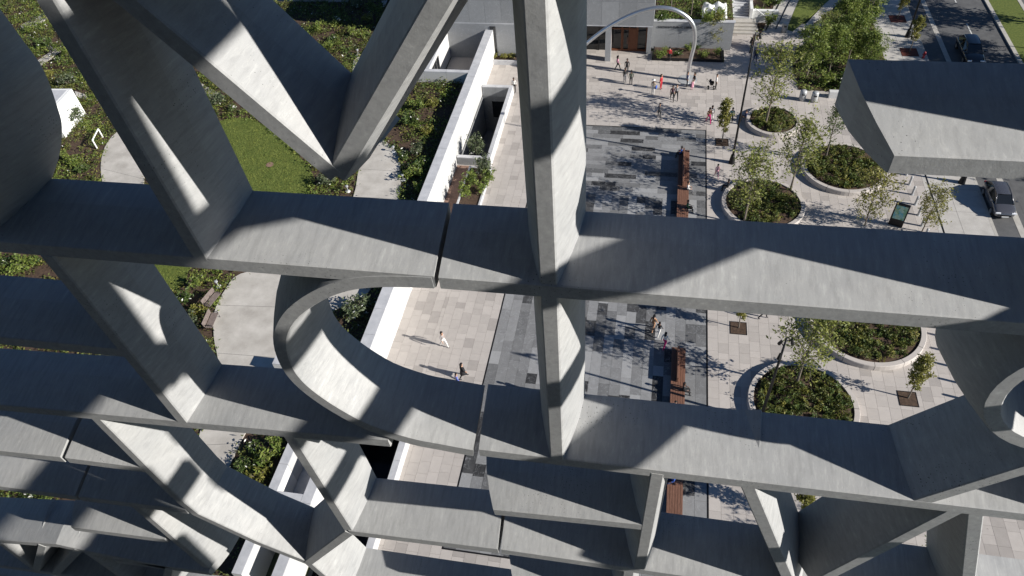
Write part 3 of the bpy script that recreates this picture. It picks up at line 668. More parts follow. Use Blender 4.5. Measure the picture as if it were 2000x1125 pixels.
# sign wall with planter
sw = tag(empty('sign_wall', (3.7, 77.6, 0)), 'grey stone retaining wall with the library name in dark letters', 'wall')
for i in range(6):
    mb = MB(); mb.box(-4.3 + i * 1.45, -4.3 + i * 1.45 + 1.44, 0, 0.4, 0, 3.2); me = mb.mesh('panel', M['granite']); set_tone(me, [random.uniform(.6, .8)] * 6); addobj('panel', me, sw)
mb = MB(); mb.box(-4.35, 4.5, -0.03, 0.5, 3.202, 3.3); mb.build('coping', M['marble_cap'], sw)
def text(name, body, size, mat, loc, rot, parent=None, align='CENTER', ex=0.01):
    cu = bpy.data.curves.new(name, 'FONT'); cu.body = body; cu.size = size; cu.extrude = ex; cu.align_x = align; cu.resolution_u = 2
    o = bpy.data.objects.new(name, cu); COL.objects.link(o); bpy.context.view_layer.update()
    me = bpy.data.meshes.new_from_object(o.evaluated_get(bpy.context.evaluated_depsgraph_get())); bpy.data.objects.remove(o)
    me.materials.clear(); me.materials.append(mat); m_ = addobj(name, me, parent, loc); m_.rotation_euler = rot; return m_
text('lettering', 'CHICAGO PUBLIC LIBRARY', 0.34, M['black'], (-1.7, -0.03, 2.5), (R(90), 0, 0), sw)
pt = tag(empty('bed_planter', (3.45, 75.9, 0)), 'dark edged planting bed in front of the sign wall', 'planter')
for b in ((-3.75, -3.65, -0.9, 1.6), (3.65, 3.75, -0.9, 1.6), (-3.64, 3.64, -0.9, -0.8)): mb = MB(); mb.box(b[0], b[1], b[2], b[3], 0, .3); mb.build('rim', M['black'], pt)
mb = MB(); mb.box(-3.65, 3.65, -0.8, 1.62, 0, .2); mb.build('soil', M['soil'], pt)
pt2 = tag(empty('bed_planter', (-16.0, 73.7, 0)), 'strip planter at the foot of the library wall left of the stem', 'planter')
mb = MB(); mb.box(-2.9, 2.4, -0.6, -0.45, 0, .55); mb.build('rim', M['marble_cap'], pt2); mb = MB(); mb.box(-2.9, 2.4, -0.45, 0.7, 0, .4); mb.build('soil', M['soil'], pt2)
# upper terrace behind the sign wall
mb = MB(); mb.box(-0.4, 8.05, 78.1, 110, 0, 2.9); tag(mb.build('upper_terrace', M['soil']), kind='structure')
mb = MB(); mb.box(0.2, 6.2, 84.5, 86.5, 2.9, 2.93); tag(mb.build('terrace_path', M['gpath']), kind='structure')
# the stairs
st = tag(empty('staircase', (9.25, 80, 0)), 'grey stair flight between white cheek walls at the top', 'staircase')
for k in range(16):
    mb = MB(); mb.box(-0.95, 0.95, 3.6 + k * 0.36, 3.6 + (k + 1) * 0.36 if k < 15 else 14, 0, 0.72 + (k + 1) * 0.17); mb.build('step', M['marble_cap'], st)
for k in range(4):
    mb = MB(); mb.box(-1.1, 2.1 - k * .12, 1.2 + k * 0.5, 3.59 if k == 3 else 1.2 + (k + 1) * .5, 0, 0.18 * (k + 1)); mb.build('step', M['kerb'], st)
for x0, x1 in ((-1.3, -0.96), (0.96, 1.3)):
    for k, (ya, yb, zz) in enumerate(((3.6, 5.4, 1.9), (5.4, 7.4, 2.9), (7.4, 12, 3.9))): mb = MB(); mb.box(x0, x1, ya + .002, yb, 0, zz); bevel(mb.build('cheek_wall', M['white'], st), .02)
mb = MB(); mb.box(1.31, 4.2, 4.0, 4.4, 0, 1.5); mb.build('cheek_wall', M['white'], st)
mb = MB(); mb.tube([(1.45, 3.7, 1.9), (2.6, 3.6, 1.15), (3.4, 3.55, 1.1)], .05, 6); mb.build('handrail', M['steel2'], st)
# tarpaulin on the terrace
tp = tag(empty('tarpaulin', (6.0, 79.6, 2.9)), 'bright white tarpaulin crumpled on the upper terrace by the stairs', 'tarpaulin')
mb = MB(); nx, ny = 18, 12
for j in range(ny + 1):
    for i in range(nx + 1):
        h = 0.5 + 0.5 * (j / ny) + 0.16 * math.sin(i * .8 + j * .5) + 0.12 * math.sin(j * 1.1 - i * .4 + 1) + random.uniform(-.06, .06)
        if i in (0, nx) or j in (0, ny): h = h * 0.4
        mb.v.append((-1.35 + 2.7 * i / nx, -0.9 + 2.4 * j / ny, h))
for j in range(ny):
    for i in range(nx): a = j * (nx + 1) + i; mb.f.append((a, a + 1, a + nx + 2, a + nx + 1)); mb.m.append(0)
mb.build('sheet', M['white'], tp, True)
# ramp paths and lawn wedge, right of the stairs
for pts, mt, z in (([(1493, 62), (1556, 66), (1600, -40), (1530, -40)], 'walk', 0.012), ([(1535, 62), (1625, -40), (1604, -40), (1560, 20)], 'walk', 0.008), ([(1536, 58), (1548, 62), (1620, 0), (1650, -40), (1600, -40), (1560, 0)], 'grass', 0.03), ([(1556, 66), (1610, 30), (1690, -40), (1660, -40), (1618, 0)], 'walk', 0.016)):
    mb = MB(); mb.prism([G(*p) for p in pts], -0.1, z); tag(mb.build('lawn' if mt == 'grass' else 'ramp_path', M[mt]), kind='structure')
for a, b in (((1514, 57), (1557, -30)), ((1494, 60), (1540, -30))):
    p, q = G(*a), G(*b); mb = MB(); mb.prism([p, q, (q[0] + .12, q[1]), (p[0] + .12, p[1])], 0.0, 0.06); tag(mb.build('rail_strip', M['black']), kind='structure')
mb = MB(); mb.prism([G(*p) for p in ((1465, 95), (1490, 60), (1530, -40), (1445, -40), (1462, 0), (1480, 45))], -0.1, 0.05); tag(mb.build('planting_bed', M['soil']), kind='structure')
BED_R = [G(*p) for p in ((1555, 95), (1600, 75), (1650, 30), (1690, -40), (1697, 20), (1728, 118), (1735, 180), (1700, 200), (1640, 180), (1560, 175), (1548, 130))]
mb = MB(); mb.prism(BED_R, -0.1, 0.06); tag(mb.build('rain_garden', M['soil']), kind='structure')
o = tbox('low_wall', *(lambda p, q: (p[0], q[0], p[1], p[1] + .5))(G(1618, 192), G(1655, 192)), 0, .7, M['marble']); tag(o, 'short pale stone block wall at the rain garden edge', 'wall')

# ------------------------------------------------------------------ planting
M['leaf_a'] = mat_leaf('leaf_fresh', (0.08, 0.13, 0.022), (0.23, 0.27, 0.06))
M['leaf_b'] = mat_leaf('leaf_deep', (0.042, 0.08, 0.018), (0.125, 0.165, 0.042))
M['leaf_c'] = mat_leaf('leaf_yellow', (0.13, 0.14, 0.025), (0.26, 0.24, 0.06))
M['leaf_d'] = mat_leaf('leaf_silver', (0.06, 0.085, 0.04), (0.14, 0.165, 0.085))
M['leaf_e'] = mat_leaf('leaf_olive', (0.10, 0.13, 0.025), (0.26, 0.27, 0.07))
M['cover'] = mat_leaf('ground_cover_leaf', (0.045, 0.065, 0.016), (0.17, 0.185, 0.045), 1.6)
M['bloom'] = mat_plain('white_bloom', (0.6, 0.6, 0.55), 0.7)
M['bark'] = mat_noise('bark', (0.11, 0.09, 0.07), (0.21, 0.18, 0.15), 8, 0.9, 6, 0.3, 30, 'Object', (1, 1, .3))
def leafq(mb, c, s, rnd, mi=0):
    a = Vector((rnd.gauss(0, 1), rnd.gauss(0, 1), rnd.gauss(0, .6))); a.normalize()
    b = a.cross(Vector((rnd.gauss(0, 1), rnd.gauss(0, 1), rnd.gauss(0, 1)))); b.normalize(); c = Vector(c)
    L, W = a * s, b * s * 0.42
    mb.quad(tuple(c - L), tuple(c + W), tuple(c + L), tuple(c - W), mi)
def make_tree(seed, h, cr, leaf, nleaf=2200, lsize=0.11, base=0.32, upright=0.5, nl=26, tr=0.07, openness=0.5):
    """young tree: tapered trunk, limbs and twigs carrying leaf clumps, crown outline broken up by the twig tips"""
    rnd = random.Random(seed); tb = MB(); lb = MB(); tips = []
    lean = Vector((rnd.uniform(-.04, .04), rnd.uniform(-.04, .04), 1)); top = []
    for k in range(9):
        t = k / 8; top.append(tuple(lean * (h * 0.95 * t) + Vector((math.sin(t * 5 + seed) * .06 * h * .1, math.cos(t * 4 + seed) * .06 * h * .1, 0))))
    tb.tube(top, [tr * (1 - 0.85 * k / 8) + 0.008 for k in range(9)], 7)
    for k in range(nl):
        t = base + (0.95 - base) * (k + rnd.random() * .8) / nl; p0 = lean * (h * 0.95 * t)
        az = k * 2.399 + rnd.uniform(-.4, .4)
        env = math.sin(min(1, (t - base) / (1 - base) * 0.85 + 0.18) * math.pi) ** 0.7
        L = cr * (0.45 + 0.7 * rnd.random()) * max(env, 0.25); el = upright + rnd.uniform(-.2, .3)
        d = Vector((math.cos(az) * math.cos(el), math.sin(az) * math.cos(el), math.sin(el)))
        mid = p0 + d * L * .5 + Vector((0, 0, L * .04)); end = p0 + d * L + Vector((rnd.gauss(0, .06), rnd.gauss(0, .06), L * .18))
        tb.tube([tuple(p0), tuple(mid), tuple(end)], [tr * .38 * (1 - t * .5), tr * .22, 0.006], 5)
        for q in range(5):
            s = 0.35 + 0.65 * rnd.random(); b0 = p0.lerp(end, s); dd = Vector((rnd.gauss(0, 1), rnd.gauss(0, 1), rnd.gauss(.3, .7))).normalized() * cr * rnd.uniform(.14, .34)
            tb.tube([tuple(b0), tuple(b0 + dd)], [0.012, 0.004], 4, 0, False); tips.append((b0, b0 + dd))
        tips.append((mid, end))
    for _ in range(nleaf):
        a, b = rnd.choice(tips); s = rnd.random() ** 0.7; c = a.lerp(b, s) + Vector((rnd.gauss(0, 1), rnd.gauss(0, 1), rnd.gauss(0, 1))) * cr * 0.07 * (0.5 + openness)
        leafq(lb, c, lsize * rnd.uniform(.6, 1.3), rnd)
    return tb.mesh('trunk', M['bark']), lb.mesh('crown', M[leaf])
def make_shrub(seed, r, h, leaf, n=420, lsize=0.09, bloom=0):
    rnd = random.Random(seed); sb = MB(); lb = MB(); tips = []
    for k in range(11):
        az = k * 2.4; e = Vector((math.cos(az) * r * rnd.uniform(.3, .95), math.sin(az) * r * rnd.uniform(.3, .95), h * rnd.uniform(.5, 1)))
        sb.tube([(0, 0, -.05), tuple(e * .5 + Vector((0, 0, h * .12))), tuple(e)], [.022, .014, .005], 4); tips.append(e)
        for q in range(3): tips.append(e * rnd.uniform(.5, 1.0) + Vector((rnd.gauss(0, r * .25), rnd.gauss(0, r * .25), rnd.gauss(0, h * .12))))
    for _ in range(n):
        c = rnd.choice(tips) * rnd.uniform(.75, 1.05) + Vector((rnd.gauss(0, r * .13), rnd.gauss(0, r * .13), rnd.gauss(0, h * .1))); c.z = max(c.z, .02)
        leafq(lb, c, lsize * rnd.uniform(.6, 1.4), rnd, 1 if rnd.random() < bloom else 0)
    return sb.mesh('stems', M['bark']), lb.mesh('foliage', [M[leaf], M['bloom']])
def place_tree(kit, name, x, y, z, label, s=1.0, rz=None, group=None, cat='tree', sz=None):
    e = empty(name, (x, y, z), random.uniform(0, 6.28) if rz is None else rz); e.scale = (s, s, sz or s); tag(e, label, cat, group)
    addobj(kit[0].name.split('.')[0], kit[0], e); addobj(kit[1].name.split('.')[0], kit[1], e); return e
T_open = [make_tree(11 + k, 6.2, 2.6, 'leaf_e', 2000, .115, .22, .75, 34, .075) for k in range(2)]
T_small = [make_tree(31 + k, 4.8, 1.15, 'leaf_c', 2200, .10, .26, .8, 24, .055) for k in range(2)]
T_full = [make_tree(41 + k, 6.0, 2.5, 'leaf_a', 4200, .13, .18, .55, 34, .08) for k in range(2)]
T_thin = [make_tree(51, 5.6, 1.9, 'leaf_b', 1000, .10, .3, .8, 24, .06), make_tree(52, 5.4, 2.3, 'leaf_c', 1700, .11, .1, .7, 30, .06)]
T_big = [make_tree(61, 11.0, 4.6, 'leaf_b', 6000, .2, .28, .5, 44, .2)]
SH = [make_shrub(70 + k, r_, h_, lf, n_, .09, bl) for k, (r_, h_, lf, n_, bl) in enumerate(((.75, .8, 'leaf_a', 520, 0), (.7, .7, 'leaf_b', 480, .03), (.55, 1.0, 'leaf_a', 420, 0), (.6, .5, 'leaf_c', 360, 0), (.8, 1.1, 'leaf_d', 620, .05), (.5, .55, 'leaf_b', 300, .1)))]
# round seat planters
PL = [('small round planter at the tall lamp with one leafy tree', 11.75, 63.8, 2.55), ('round planter behind the bollards at the right', 17.45, 56.9, 3.65), ('round planter in front of the timber bench with two young trees', 10.15, 51.2, 3.5), ('half hidden round planter beneath the first bar at the right', 16.75, 38.3, 4.05), ('large round planter above the second bar with a tree on its rim', 11.65, 30.5, 3.6)]
for i, (lab, x, y, r_) in enumerate(PL):
    e = tag(empty('round_planter', (x, y, 0)), lab, 'planter', 'round seat planters on the plaza')
    nseg = 12
    for k in range(nseg):       # rim of curved stones
        a0 = 2 * math.pi * k / nseg + .004; a1 = 2 * math.pi * (k + 1) / nseg - .004
        mb = MB(); mb.lathe([(r_ + .02, 0), (r_, .40), (r_ - .03, .45), (r_ - .36, .45), (r_ - .38, .42), (r_ - .38, .2)], (0, 0, 0), 6, 0, (a0, a1)); 
        me = mb.mesh('rim_stone', M['lpave']); set_tone(me, [random.uniform(.75, .95)] * len(me.polygons)); addobj('rim_stone', me, e)
    mb = MB(); mb.lathe([(r_ - .37, .34), (r_ * .5, .42), (0.001, .46)], (0, 0, 0), 28); mb.build('soil', M['soil'], e, True)
    rnd = random.Random(i); mb = MB()
    for _ in range(int(40 * (r_ - .4) ** 2)):
        q = rnd.uniform(0, 6.283); rr = (r_ - .62) * math.sqrt(rnd.random()); cr_ = rnd.uniform(.16, .34); hh = rnd.choice((.1, .16, .22, .3, .42, .6)); mi = rnd.choice((0, 0, 0, 1, 2))
        if math.sin(rr * math.cos(q) * 1.7 + i) + math.cos(rr * math.sin(q) * 1.9) < -1.65: continue
        for _k in range(26):
            u_ = Vector((rnd.gauss(0, 1), rnd.gauss(0, 1), rnd.gauss(0, 1))).normalized() * rnd.random() ** .4
            leafq(mb, (rr * math.cos(q) + u_.x * cr_, rr * math.sin(q) + u_.y * cr_, .42 + max(0, hh * (.55 + .5 * u_.z))), .085 * rnd.uniform(.6, 1.5), rnd, mi)
    tag(mb.build('ground_cover', [M['cover'], M['leaf_b'], M['leaf_c']], e), kind='stuff')
def sg(px, py, z=0): x, y = G(px, py, z); return x, y
place_tree(T_open[0], 'young_tree', *sg(1495, 243, .45), .45, 'leafy young tree growing in the small round planter by the tall lamp', 1.35)
place_tree(T_thin[0], 'young_tree', *sg(1612, 308, .45), .45, 'thin dark leaved sapling in the round planter behind the bollards', 1.0)
place_tree(T_open[1], 'young_tree', *sg(1455, 430, .45), .45, 'airy young tree at the left of the planter before the bench', 1.15)
place_tree(T_open[0], 'young_tree', *sg(1543, 370, .45), .45, 'airy young tree at the right of the planter before the bench', 1.15)
place_tree(T_open[1], 'young_tree', *sg(1555, 748, .45), .45, 'broad airy tree on the far rim of the large round planter', 1.15)
place_tree(T_small[0], 'young_tree', *sg(1410, 278), 0, 'slim young tree in a square pit left of the tall lamp', 1.0)
place_tree(T_small[1], 'young_tree', *sg(1442, 640), 0, 'small tree in a square pit just under the first bar', .8)
place_tree(T_small[0], 'young_tree', *sg(1773, 778), 0, 'bright yellow green sapling in a square pit by the long shadows', .95)
place_tree(T_thin[1], 'young_tree', *sg(1690, 440), 0, 'yellow green spreading tree before the map kiosk', 1.05)
place_tree(T_thin[1], 'young_tree', *sg(1800, 452), 0, 'sparse spreading tree right of the map kiosk', .85)
place_tree(T_small[1], 'young_tree', *sg(1560, 1010), 0, 'tree top between the leg and the dark diagonal at the bottom', 1.1)
place_tree(T_thin[0], 'young_tree', *sg(1800, 1090), 0, 'small tree glimpsed through the triangle at the lower right', .95)
place_tree(T_small[0], 'street_tree', *sg(1753, 37), 0, 'farther street tree standing in a rust red grate', .85)
place_tree(T_small[1], 'street_tree', *sg(1776, 102), 0, 'nearer street tree standing in a rust red grate', .9)
for px, py, lab in ((1410, 278, 'dark square tree pit left of the tall lamp'), (1442, 641, 'dark square tree pit under the first bar'), (1773, 779, 'dark square tree pit with the bright sapling'), (1753, 37, 'farther rust red tree grate on the sidewalk'), (1776, 102, 'nearer rust red tree grate on the sidewalk')):
    x, y = G(px, py); e = tag(empty('tree_grate', (x, y, 0)), lab, 'tree grate'); hw_ = .62 if px < 1700 or py > 200 else .85; mt = M['rust'] if px > 1700 and py < 200 else M['soil']
    for b in ((-hw_, hw_, -hw_, -hw_ + .06), (-hw_, hw_, hw_ - .06, hw_), (-hw_, -hw_ + .06, -hw_ + .06, hw_ - .06), (hw_ - .06, hw_, -hw_ + .06, hw_ - .06)): mb = MB(); mb.box(*b, .001, .02); mb.build('frame', M['black'] if mt is M['soil'] else mt, e)
    mb = MB(); mb.box(-hw_ + .06, hw_ - .06, -hw_ + .06, hw_ - .06, .001, .012); mb.build('plate', mt, e)
# rain garden trees
for k, (px, py, kit, s, lab) in enumerate(((1575, 150, T_full[0], .95, 'bushy tree at the left corner of the rain garden'), (1618, 140, T_full[1], .85, 'dense tree behind the litter bins in the rain garden'), (1655, 120, T_full[0], .9, 'dense green tree in the middle of the rain garden'), (1690, 140, T_full[1], .75, 'rounded green tree at the sidewalk side of the rain garden'), (1640, 75, T_full[1], .8, 'green tree at the back of the rain garden'), (1690, 60, T_full[0], .95, 'tall green tree beside the sidewalk, rain garden back'), (1700, 15, T_full[1], .9, 'green tree at the top edge by the sidewalk'), (1600, 110, T_open[0], .8, 'pale airy tree at the back left of the rain garden'), (1350, 30, T_thin[0], 1.0, 'thin tree on the upper terrace by the tarpaulin'), (1310, 20, T_thin[0], .9, 'thin dark tree on the upper terrace near the library'), (1395, 92, T_thin[1], .75, 'young tree in the bed before the sign wall'), (1490, 20, T_full[0], .7, 'green tree right of the stairs'), (1520, -10, T_full[1], .6, 'green tree behind the stairs bed'), (1385, -5, T_full[1], .9, 'leafy tree behind the tarpaulin'))):
    z = 2.9 if (py < 40 and px < 1420) else 0.05; x, y = G(px, py, z); place_tree(kit, 'garden_tree', x, y, z, lab, s, group='trees of the rain garden')
x, y = G(1990, 50); place_tree(T_big[0], 'median_tree', 39.2, 79.5, 0, 'dark tree on the grass median at the right edge', .42)
for k, (xx, yy, s) in enumerate(((44.5, 66.5, 1.1), (46, 74.5, .9), (44, 57, 1.0), (46.5, 84, 1.2), (39.0, 70, .5))): place_tree(T_big[0], 'street_tree', xx, yy, 0, ['large tree beyond the road shading the lanes', 'second large tree beyond the road', 'large tree beyond the road near the grey car', 'farthest large tree beyond the road', 'small tree on the median'][k], s)
# ground cover of the garden beds
def in_any(p, polys): return any(inside(p, q) for q in polys)
GP = [gpoly(PATH1), gpoly(PATH2), gpoly(LAWN)]
rnd = random.Random(5); mb = MB(); cnt = 0
BX = [(-78, -18.9, 10, 65.3), (-110, -78, 40, 65.3), (-110, -26.2, 66.1, 82.8), (-38.2, -26.2, 83.2, 100)]
def patch(x, y): return math.sin(x * .9 + math.sin(y * .7) * 2) + math.sin(y * 1.1 + math.cos(x * .6) * 2)
for x0, x1, y0, y1 in BX:
    for _ in range(int((x1 - x0) * (y1 - y0) * 9.0)):
        x, y = rnd.uniform(x0, x1), rnd.uniform(y0, y1); u, v = proj((x, y, GZ))
        if not (-30 < u < 900 and -30 < v < 1140) or in_any((x, y), GP) or (x > -21.3 and y < 28): continue
        pv = patch(x, y)
        if pv < -0.9 and rnd.random() < .8: continue
        mi = 0 if pv > .6 else (1 if pv > 0 else 2)
        if rnd.random() < .12: mi = 3
        r0 = rnd.uniform(.1, .3); hh = rnd.uniform(.08, .5)
        for _k in range(10): leafq(mb, (x + rnd.gauss(0, r0), y + rnd.gauss(0, r0), GZ + abs(rnd.gauss(hh * .5, hh * .4))), .1 * rnd.uniform(.6, 1.5), rnd, 4 if rnd.random() < .008 else mi)
tag(mb.build('bed_planting', [M['leaf_a'], M['leaf_b'], M['cover'], M['leaf_c'], M['bloom']]), 'mixed low planting covering the garden beds', 'planting', kind='stuff')
# single shrubs
def shrub(k, px, py, z, lab, s=1.0, sz=None, cat='shrub', grp='shrubs in the garden beds'):
    x, y = G(px, py, z); return place_tree(SH[k], 'shrub', x, y, z, lab, s, None, grp, cat, sz)
shrub(4, 148, 240, GZ, 'dark shrub in front of the white skylight box', 1.6)
GS = [(60, 60), (90, 90), (130, 110), (95, 150), (135, 165), (115, 120), (150, 320), (165, 335), (130, 310), (400, 200), (425, 205), (455, 215), (620, 60), (650, 80), (690, 70), (720, 40), (700, 15), (660, 45), (640, 95), (800, 240), (820, 215), (835, 260), (815, 300), (790, 310), (805, 345), (830, 330), (820, 375), (845, 205), (640, 360), (20, 515), (50, 520), (360, 590), (385, 560), (390, 610), (375, 640), (500, 880), (520, 900), (480, 920), (545, 870), (505, 935), (700, 615), (60, 975), (100, 970)]
words = ['beside the white skylight', 'in the upper left bed', 'near the garden lamp', 'below the V', 'by the long white wall', 'beside the bench', 'in the lower bed', 'in the bed at the top']
for k, (px, py) in enumerate(GS):
    place = words[0] if px < 170 and 280 < py < 400 else words[1] if px < 170 and py < 280 else words[3] if 390 < px < 660 and 180 < py < 380 else words[7] if px > 600 and py < 120 else words[4] if px > 780 else words[5] if 340 < px < 400 else words[6] if py > 860 else words[6]
    kind = k % 6; nm_ = ['fresh green', 'dark white-flowered', 'upright green', 'low yellow green', 'silvery white-flowered', 'small dark flowering'][kind]
    shrub(kind, px, py, GZ, f'{nm_} shrub {place}', random.uniform(.9, 1.5))
for k, (px, py) in enumerate(((930, 300), (945, 340), (920, 360), (940, 375), (955, 355), (910, 385))): shrub(4 if k < 2 else 2, px, py, .4, ('tall silvery shrub' if k < 2 else 'upright green shrub') + ' in the long white planter', 1.3, 1.8 if k < 2 else 1.3, grp='shrubs in the long planter')
for k, (px, py) in enumerate(((1300, 105), (1325, 108), (1345, 100), (1375, 110), (1360, 95), (1400, 108), (1290, 112))): shrub((0, 1, 2)[k % 3], px, py, .2, ['fresh green', 'dark flowered', 'upright green'][k % 3] + ' shrub in the bed before the sign wall', .8, grp='shrubs before the sign wall')
for k, (px, py) in enumerate(((965, 112), (985, 113), (1000, 112))): shrub(3, px, py, .4, 'yellow green clump at the foot of the library wall', .9, grp='clumps at the library wall')
for k, (px, py) in enumerate(((1560, 120), (1580, 95), (1640, 165), (1665, 160), (1610, 165), (1685, 165), (1700, 105), (1710, 150), (1660, 90), (1625, 100), (1720, 170), (1600, 130), (1475, 30), (1500, 50), (1510, 10), (1400, 40), (1380, 48), (1290, 40))):
    z = 2.9 if px < 1420 else .06; shrub((0, 2, 1)[k % 3], px, py, z, ['fresh green', 'upright green', 'dark flowered'][k % 3] + (' shrub in the rain garden' if px > 1540 else ' shrub near the stairs'), random.uniform(1.2, 1.9), grp='shrubs of the rain garden')

# rain garden ground cover
rnd = random.Random(9); mb = MB()
for _ in range(5200):
    x, y = rnd.uniform(12, 26), rnd.uniform(66, 100)
    if not inside((x, y), BED_R): continue
    hh = rnd.uniform(.1, .5)
    for _k in range(7): leafq(mb, (x + rnd.gauss(0, .2), y + rnd.gauss(0, .2), .06 + abs(rnd.gauss(hh * .5, hh * .3))), .11 * rnd.uniform(.6, 1.5), rnd, 0 if math.sin(x * 1.3) + math.cos(y * .9) > 0 else 1)
for _ in range(1500):
    x, y = rnd.uniform(-.2, 7.9), rnd.uniform(78.2, 96); hh = rnd.uniform(.1, .5)
    if 4.5 < x < 7.5 and 78.5 < y < 81.3 or .2 < x < 6.2 and 84.5 < y < 86.5: continue
    for _k in range(7): leafq(mb, (x + rnd.gauss(0, .2), y + rnd.gauss(0, .2), 2.9 + abs(rnd.gauss(hh * .5, hh * .3))), .11 * rnd.uniform(.6, 1.5), rnd, 1 if rnd.random() < .6 else 0)
tag(mb.build('rain_garden_planting', [M['leaf_a'], M['leaf_b']]), 'low green planting of the rain garden and upper terrace', 'planting', kind='stuff')
# labels that would repeat get their order from the left
byl = {}
for o in list(COL.objects):
    if o.parent is None and o.name.startswith('shrub'): byl.setdefault(o['label'], []).append(o)
ORD = ['first', 'second', 'third', 'fourth', 'fifth', 'sixth', 'seventh', 'eighth', 'ninth', 'tenth', 'eleventh', 'twelfth', 'thirteenth', 'fourteenth', 'fifteenth', 'sixteenth', 'seventeenth', 'eighteenth', 'nineteenth', 'twentieth', 'twenty-first', 'twenty-second', 'twenty-third', 'twenty-fourth']
for lb_, obs in byl.items():
    if len(obs) > 1:
        for k, o in enumerate(sorted(obs, key=lambda q: proj(q.location)[0])): o['label'] = f'{lb_}, {ORD[k]} of these from the left'

# ------------------------------------------------------------------ street furniture
def lamp(px, py, label, h=11.5):
    x, y = G(px, py); e = tag(empty('street_lamp', (x, y, 0)), label, 'street lamp')
    mb = MB(); mb.lathe([(.001, .9), (.17, .9), (.2, .75), (.28, .1), (.3, 0)], (0, 0, 0), 12); mb.build('base', M['black'], e, True)
    mb = MB(); mb.tube([(0, 0, .7), (0, 0, h * .6), (0, 0, h)], [.11, .085, .06], 10); mb.build('pole', M['black'], e, True)
    for k in range(3):
        z = h - .25 - k * .55; a = k * 2.1
        mb = MB(); mb.tube([(0, 0, z), (math.cos(a) * .32, math.sin(a) * .32, z + .06)], .03, 6); mb.build('bracket', M['black'], e)
        mb = MB(); mb.tube([(math.cos(a) * .3, math.sin(a) * .3, z + .2), (math.cos(a) * .42, math.sin(a) * .42, z - .22)], [.07, .11], 8); mb.build('spotlight', M['black'], e)
    return e
lamp(1429, 318, 'tall black lamp pole with spotlights beside the small round planter', 12.9)
lamp(1484, 822, 'black lamp pole with spotlights before the large round planter', 8.8)
lamp(1878, 357, 'black lamp pole on the sidewalk by the grey car', 9.0)
lamp(1772, 72, 'black street lamp between the two rust red tree grates', 8.0)
lamp(123, 142, 'thin dark lamp pole standing in the upper left garden', 3.6)
# big hooked steel pipe
x, y = G(1343, 156); e = tag(empty('arched_pipe', (x, y, 0)), 'giant silver pipe bent over in a hook above the plaza', 'sculpture')
base3 = Vector((x, y, 0)); pts = []
YP = y
def at_y(px, py, yy): v = ray(px, py); k = yy / v[1]; return Vector((v[0] * k, yy, v[2] * k + HC))
for px, py in ((1343, 156), (1346, 130), (1351, 108), (1357, 82), (1356, 55), (1344, 35), (1320, 20), (1295, 15), (1270, 17), (1240, 26), (1210, 40), (1180, 58), (1155, 77), (1130, 98)): pts.append(tuple(at_y(px, py, YP) - base3))
mb = MB(); mb.tube(catmull(pts, 4), .2, 14); mb.build('pipe', M['steel'], e, True)
mb = MB(); mb.lathe([(.001, .04), (1.0, .04), (1.0, 0)], (0, 0, 0), 28); mb.build('base_plate', M['steel2'], e)
by = [56.65 - 1.35 * k for k in range(24)]
for k, yb in enumerate(by):
    e = empty('bollard', (22.76, yb, 0))
    if k == 0:
        mb = MB(); mb.lathe([(.001, .92), (.06, .92), (.095, .88), (.1, .8), (.1, 0)], (0, 0, 0), 12); b0 = mb.build('post', M['steel2'], e, True)
        mb = MB(); mb.lathe([(.16, 0), (.16, .015), (.1, .02)], (0, 0, 0), 12); b1 = mb.build('base_ring', M['steel2'], e)
    else: addobj('post', b0.data, e); addobj('base_ring', b1.data, e)
    tag(e, f'{ORD[k]} steel bollard from the top of the row by the sidewalk', 'bollard', 'bollards between plaza and sidewalk')
def bin_(px, py, lab):
    x, y = G(px, py); e = tag(empty('litter_bin', (x, y, 0)), lab, 'litter bin', 'litter bins')
    mb = MB(); mb.lathe([(.3, .05), (.33, .1), (.33, .85), (.3, .9)], (0, 0, 0), 18); mb.build('body', M['steel2'], e, True)
    mb = MB(); mb.lathe([(.31, .9), (.335, .93), (.3, 1.05), (.15, 1.12), (.001, 1.13)], (0, 0, 0), 18); mb.build('lid', M['steel2'], e, True)
    mb = MB(); mb.box(-.14, .14, -.345, -.29, .7, .84); mb.build('slot', M['black'], e)
bin_(1531, 62, 'grey litter bin at the foot of the ramp paths'); bin_(1566, 195, 'left one of two grey litter bins at the rain garden'); bin_(1589, 198, 'right one of two grey litter bins at the rain garden')
# timber benches on the plaza
def timber_bench(y0, y1, lab, back=None):
    e = tag(empty('timber_bench', (3.35, (y0 + y1) / 2, 0)), lab, 'bench', 'long timber benches'); h = (y1 - y0) / 2
    mb = MB(); mb.box(-.42, .42, -h + .1, h - .1, 0, .38); mb.build('plinth', M['black'], e)
    for k in range(6): mb = MB(); mb.box(-.48 + k * .165, -.48 + k * .165 + .15, -h, h, .381, .45); bevel(mb.build('slat', M['woodb'], e), .008, 1)
    if back:
        a, b = back[0] - (y0 + y1) / 2, back[1] - (y0 + y1) / 2
        mb = MB(); mb.box(-.1, .02, a, b, .452, .98); bevel(mb.build('backrest', M['woodb'], e), .01)
    return e
timber_bench(47.5, 58.2, 'long timber bench below the hooked pipe, two people on it', (52.8, 57.8))
timber_bench(28.4, 34.3, 'timber bench before the large round planter', (31.2, 34.0))
timber_bench(20.4, 25.2, 'timber bench seen below the second bar', None)
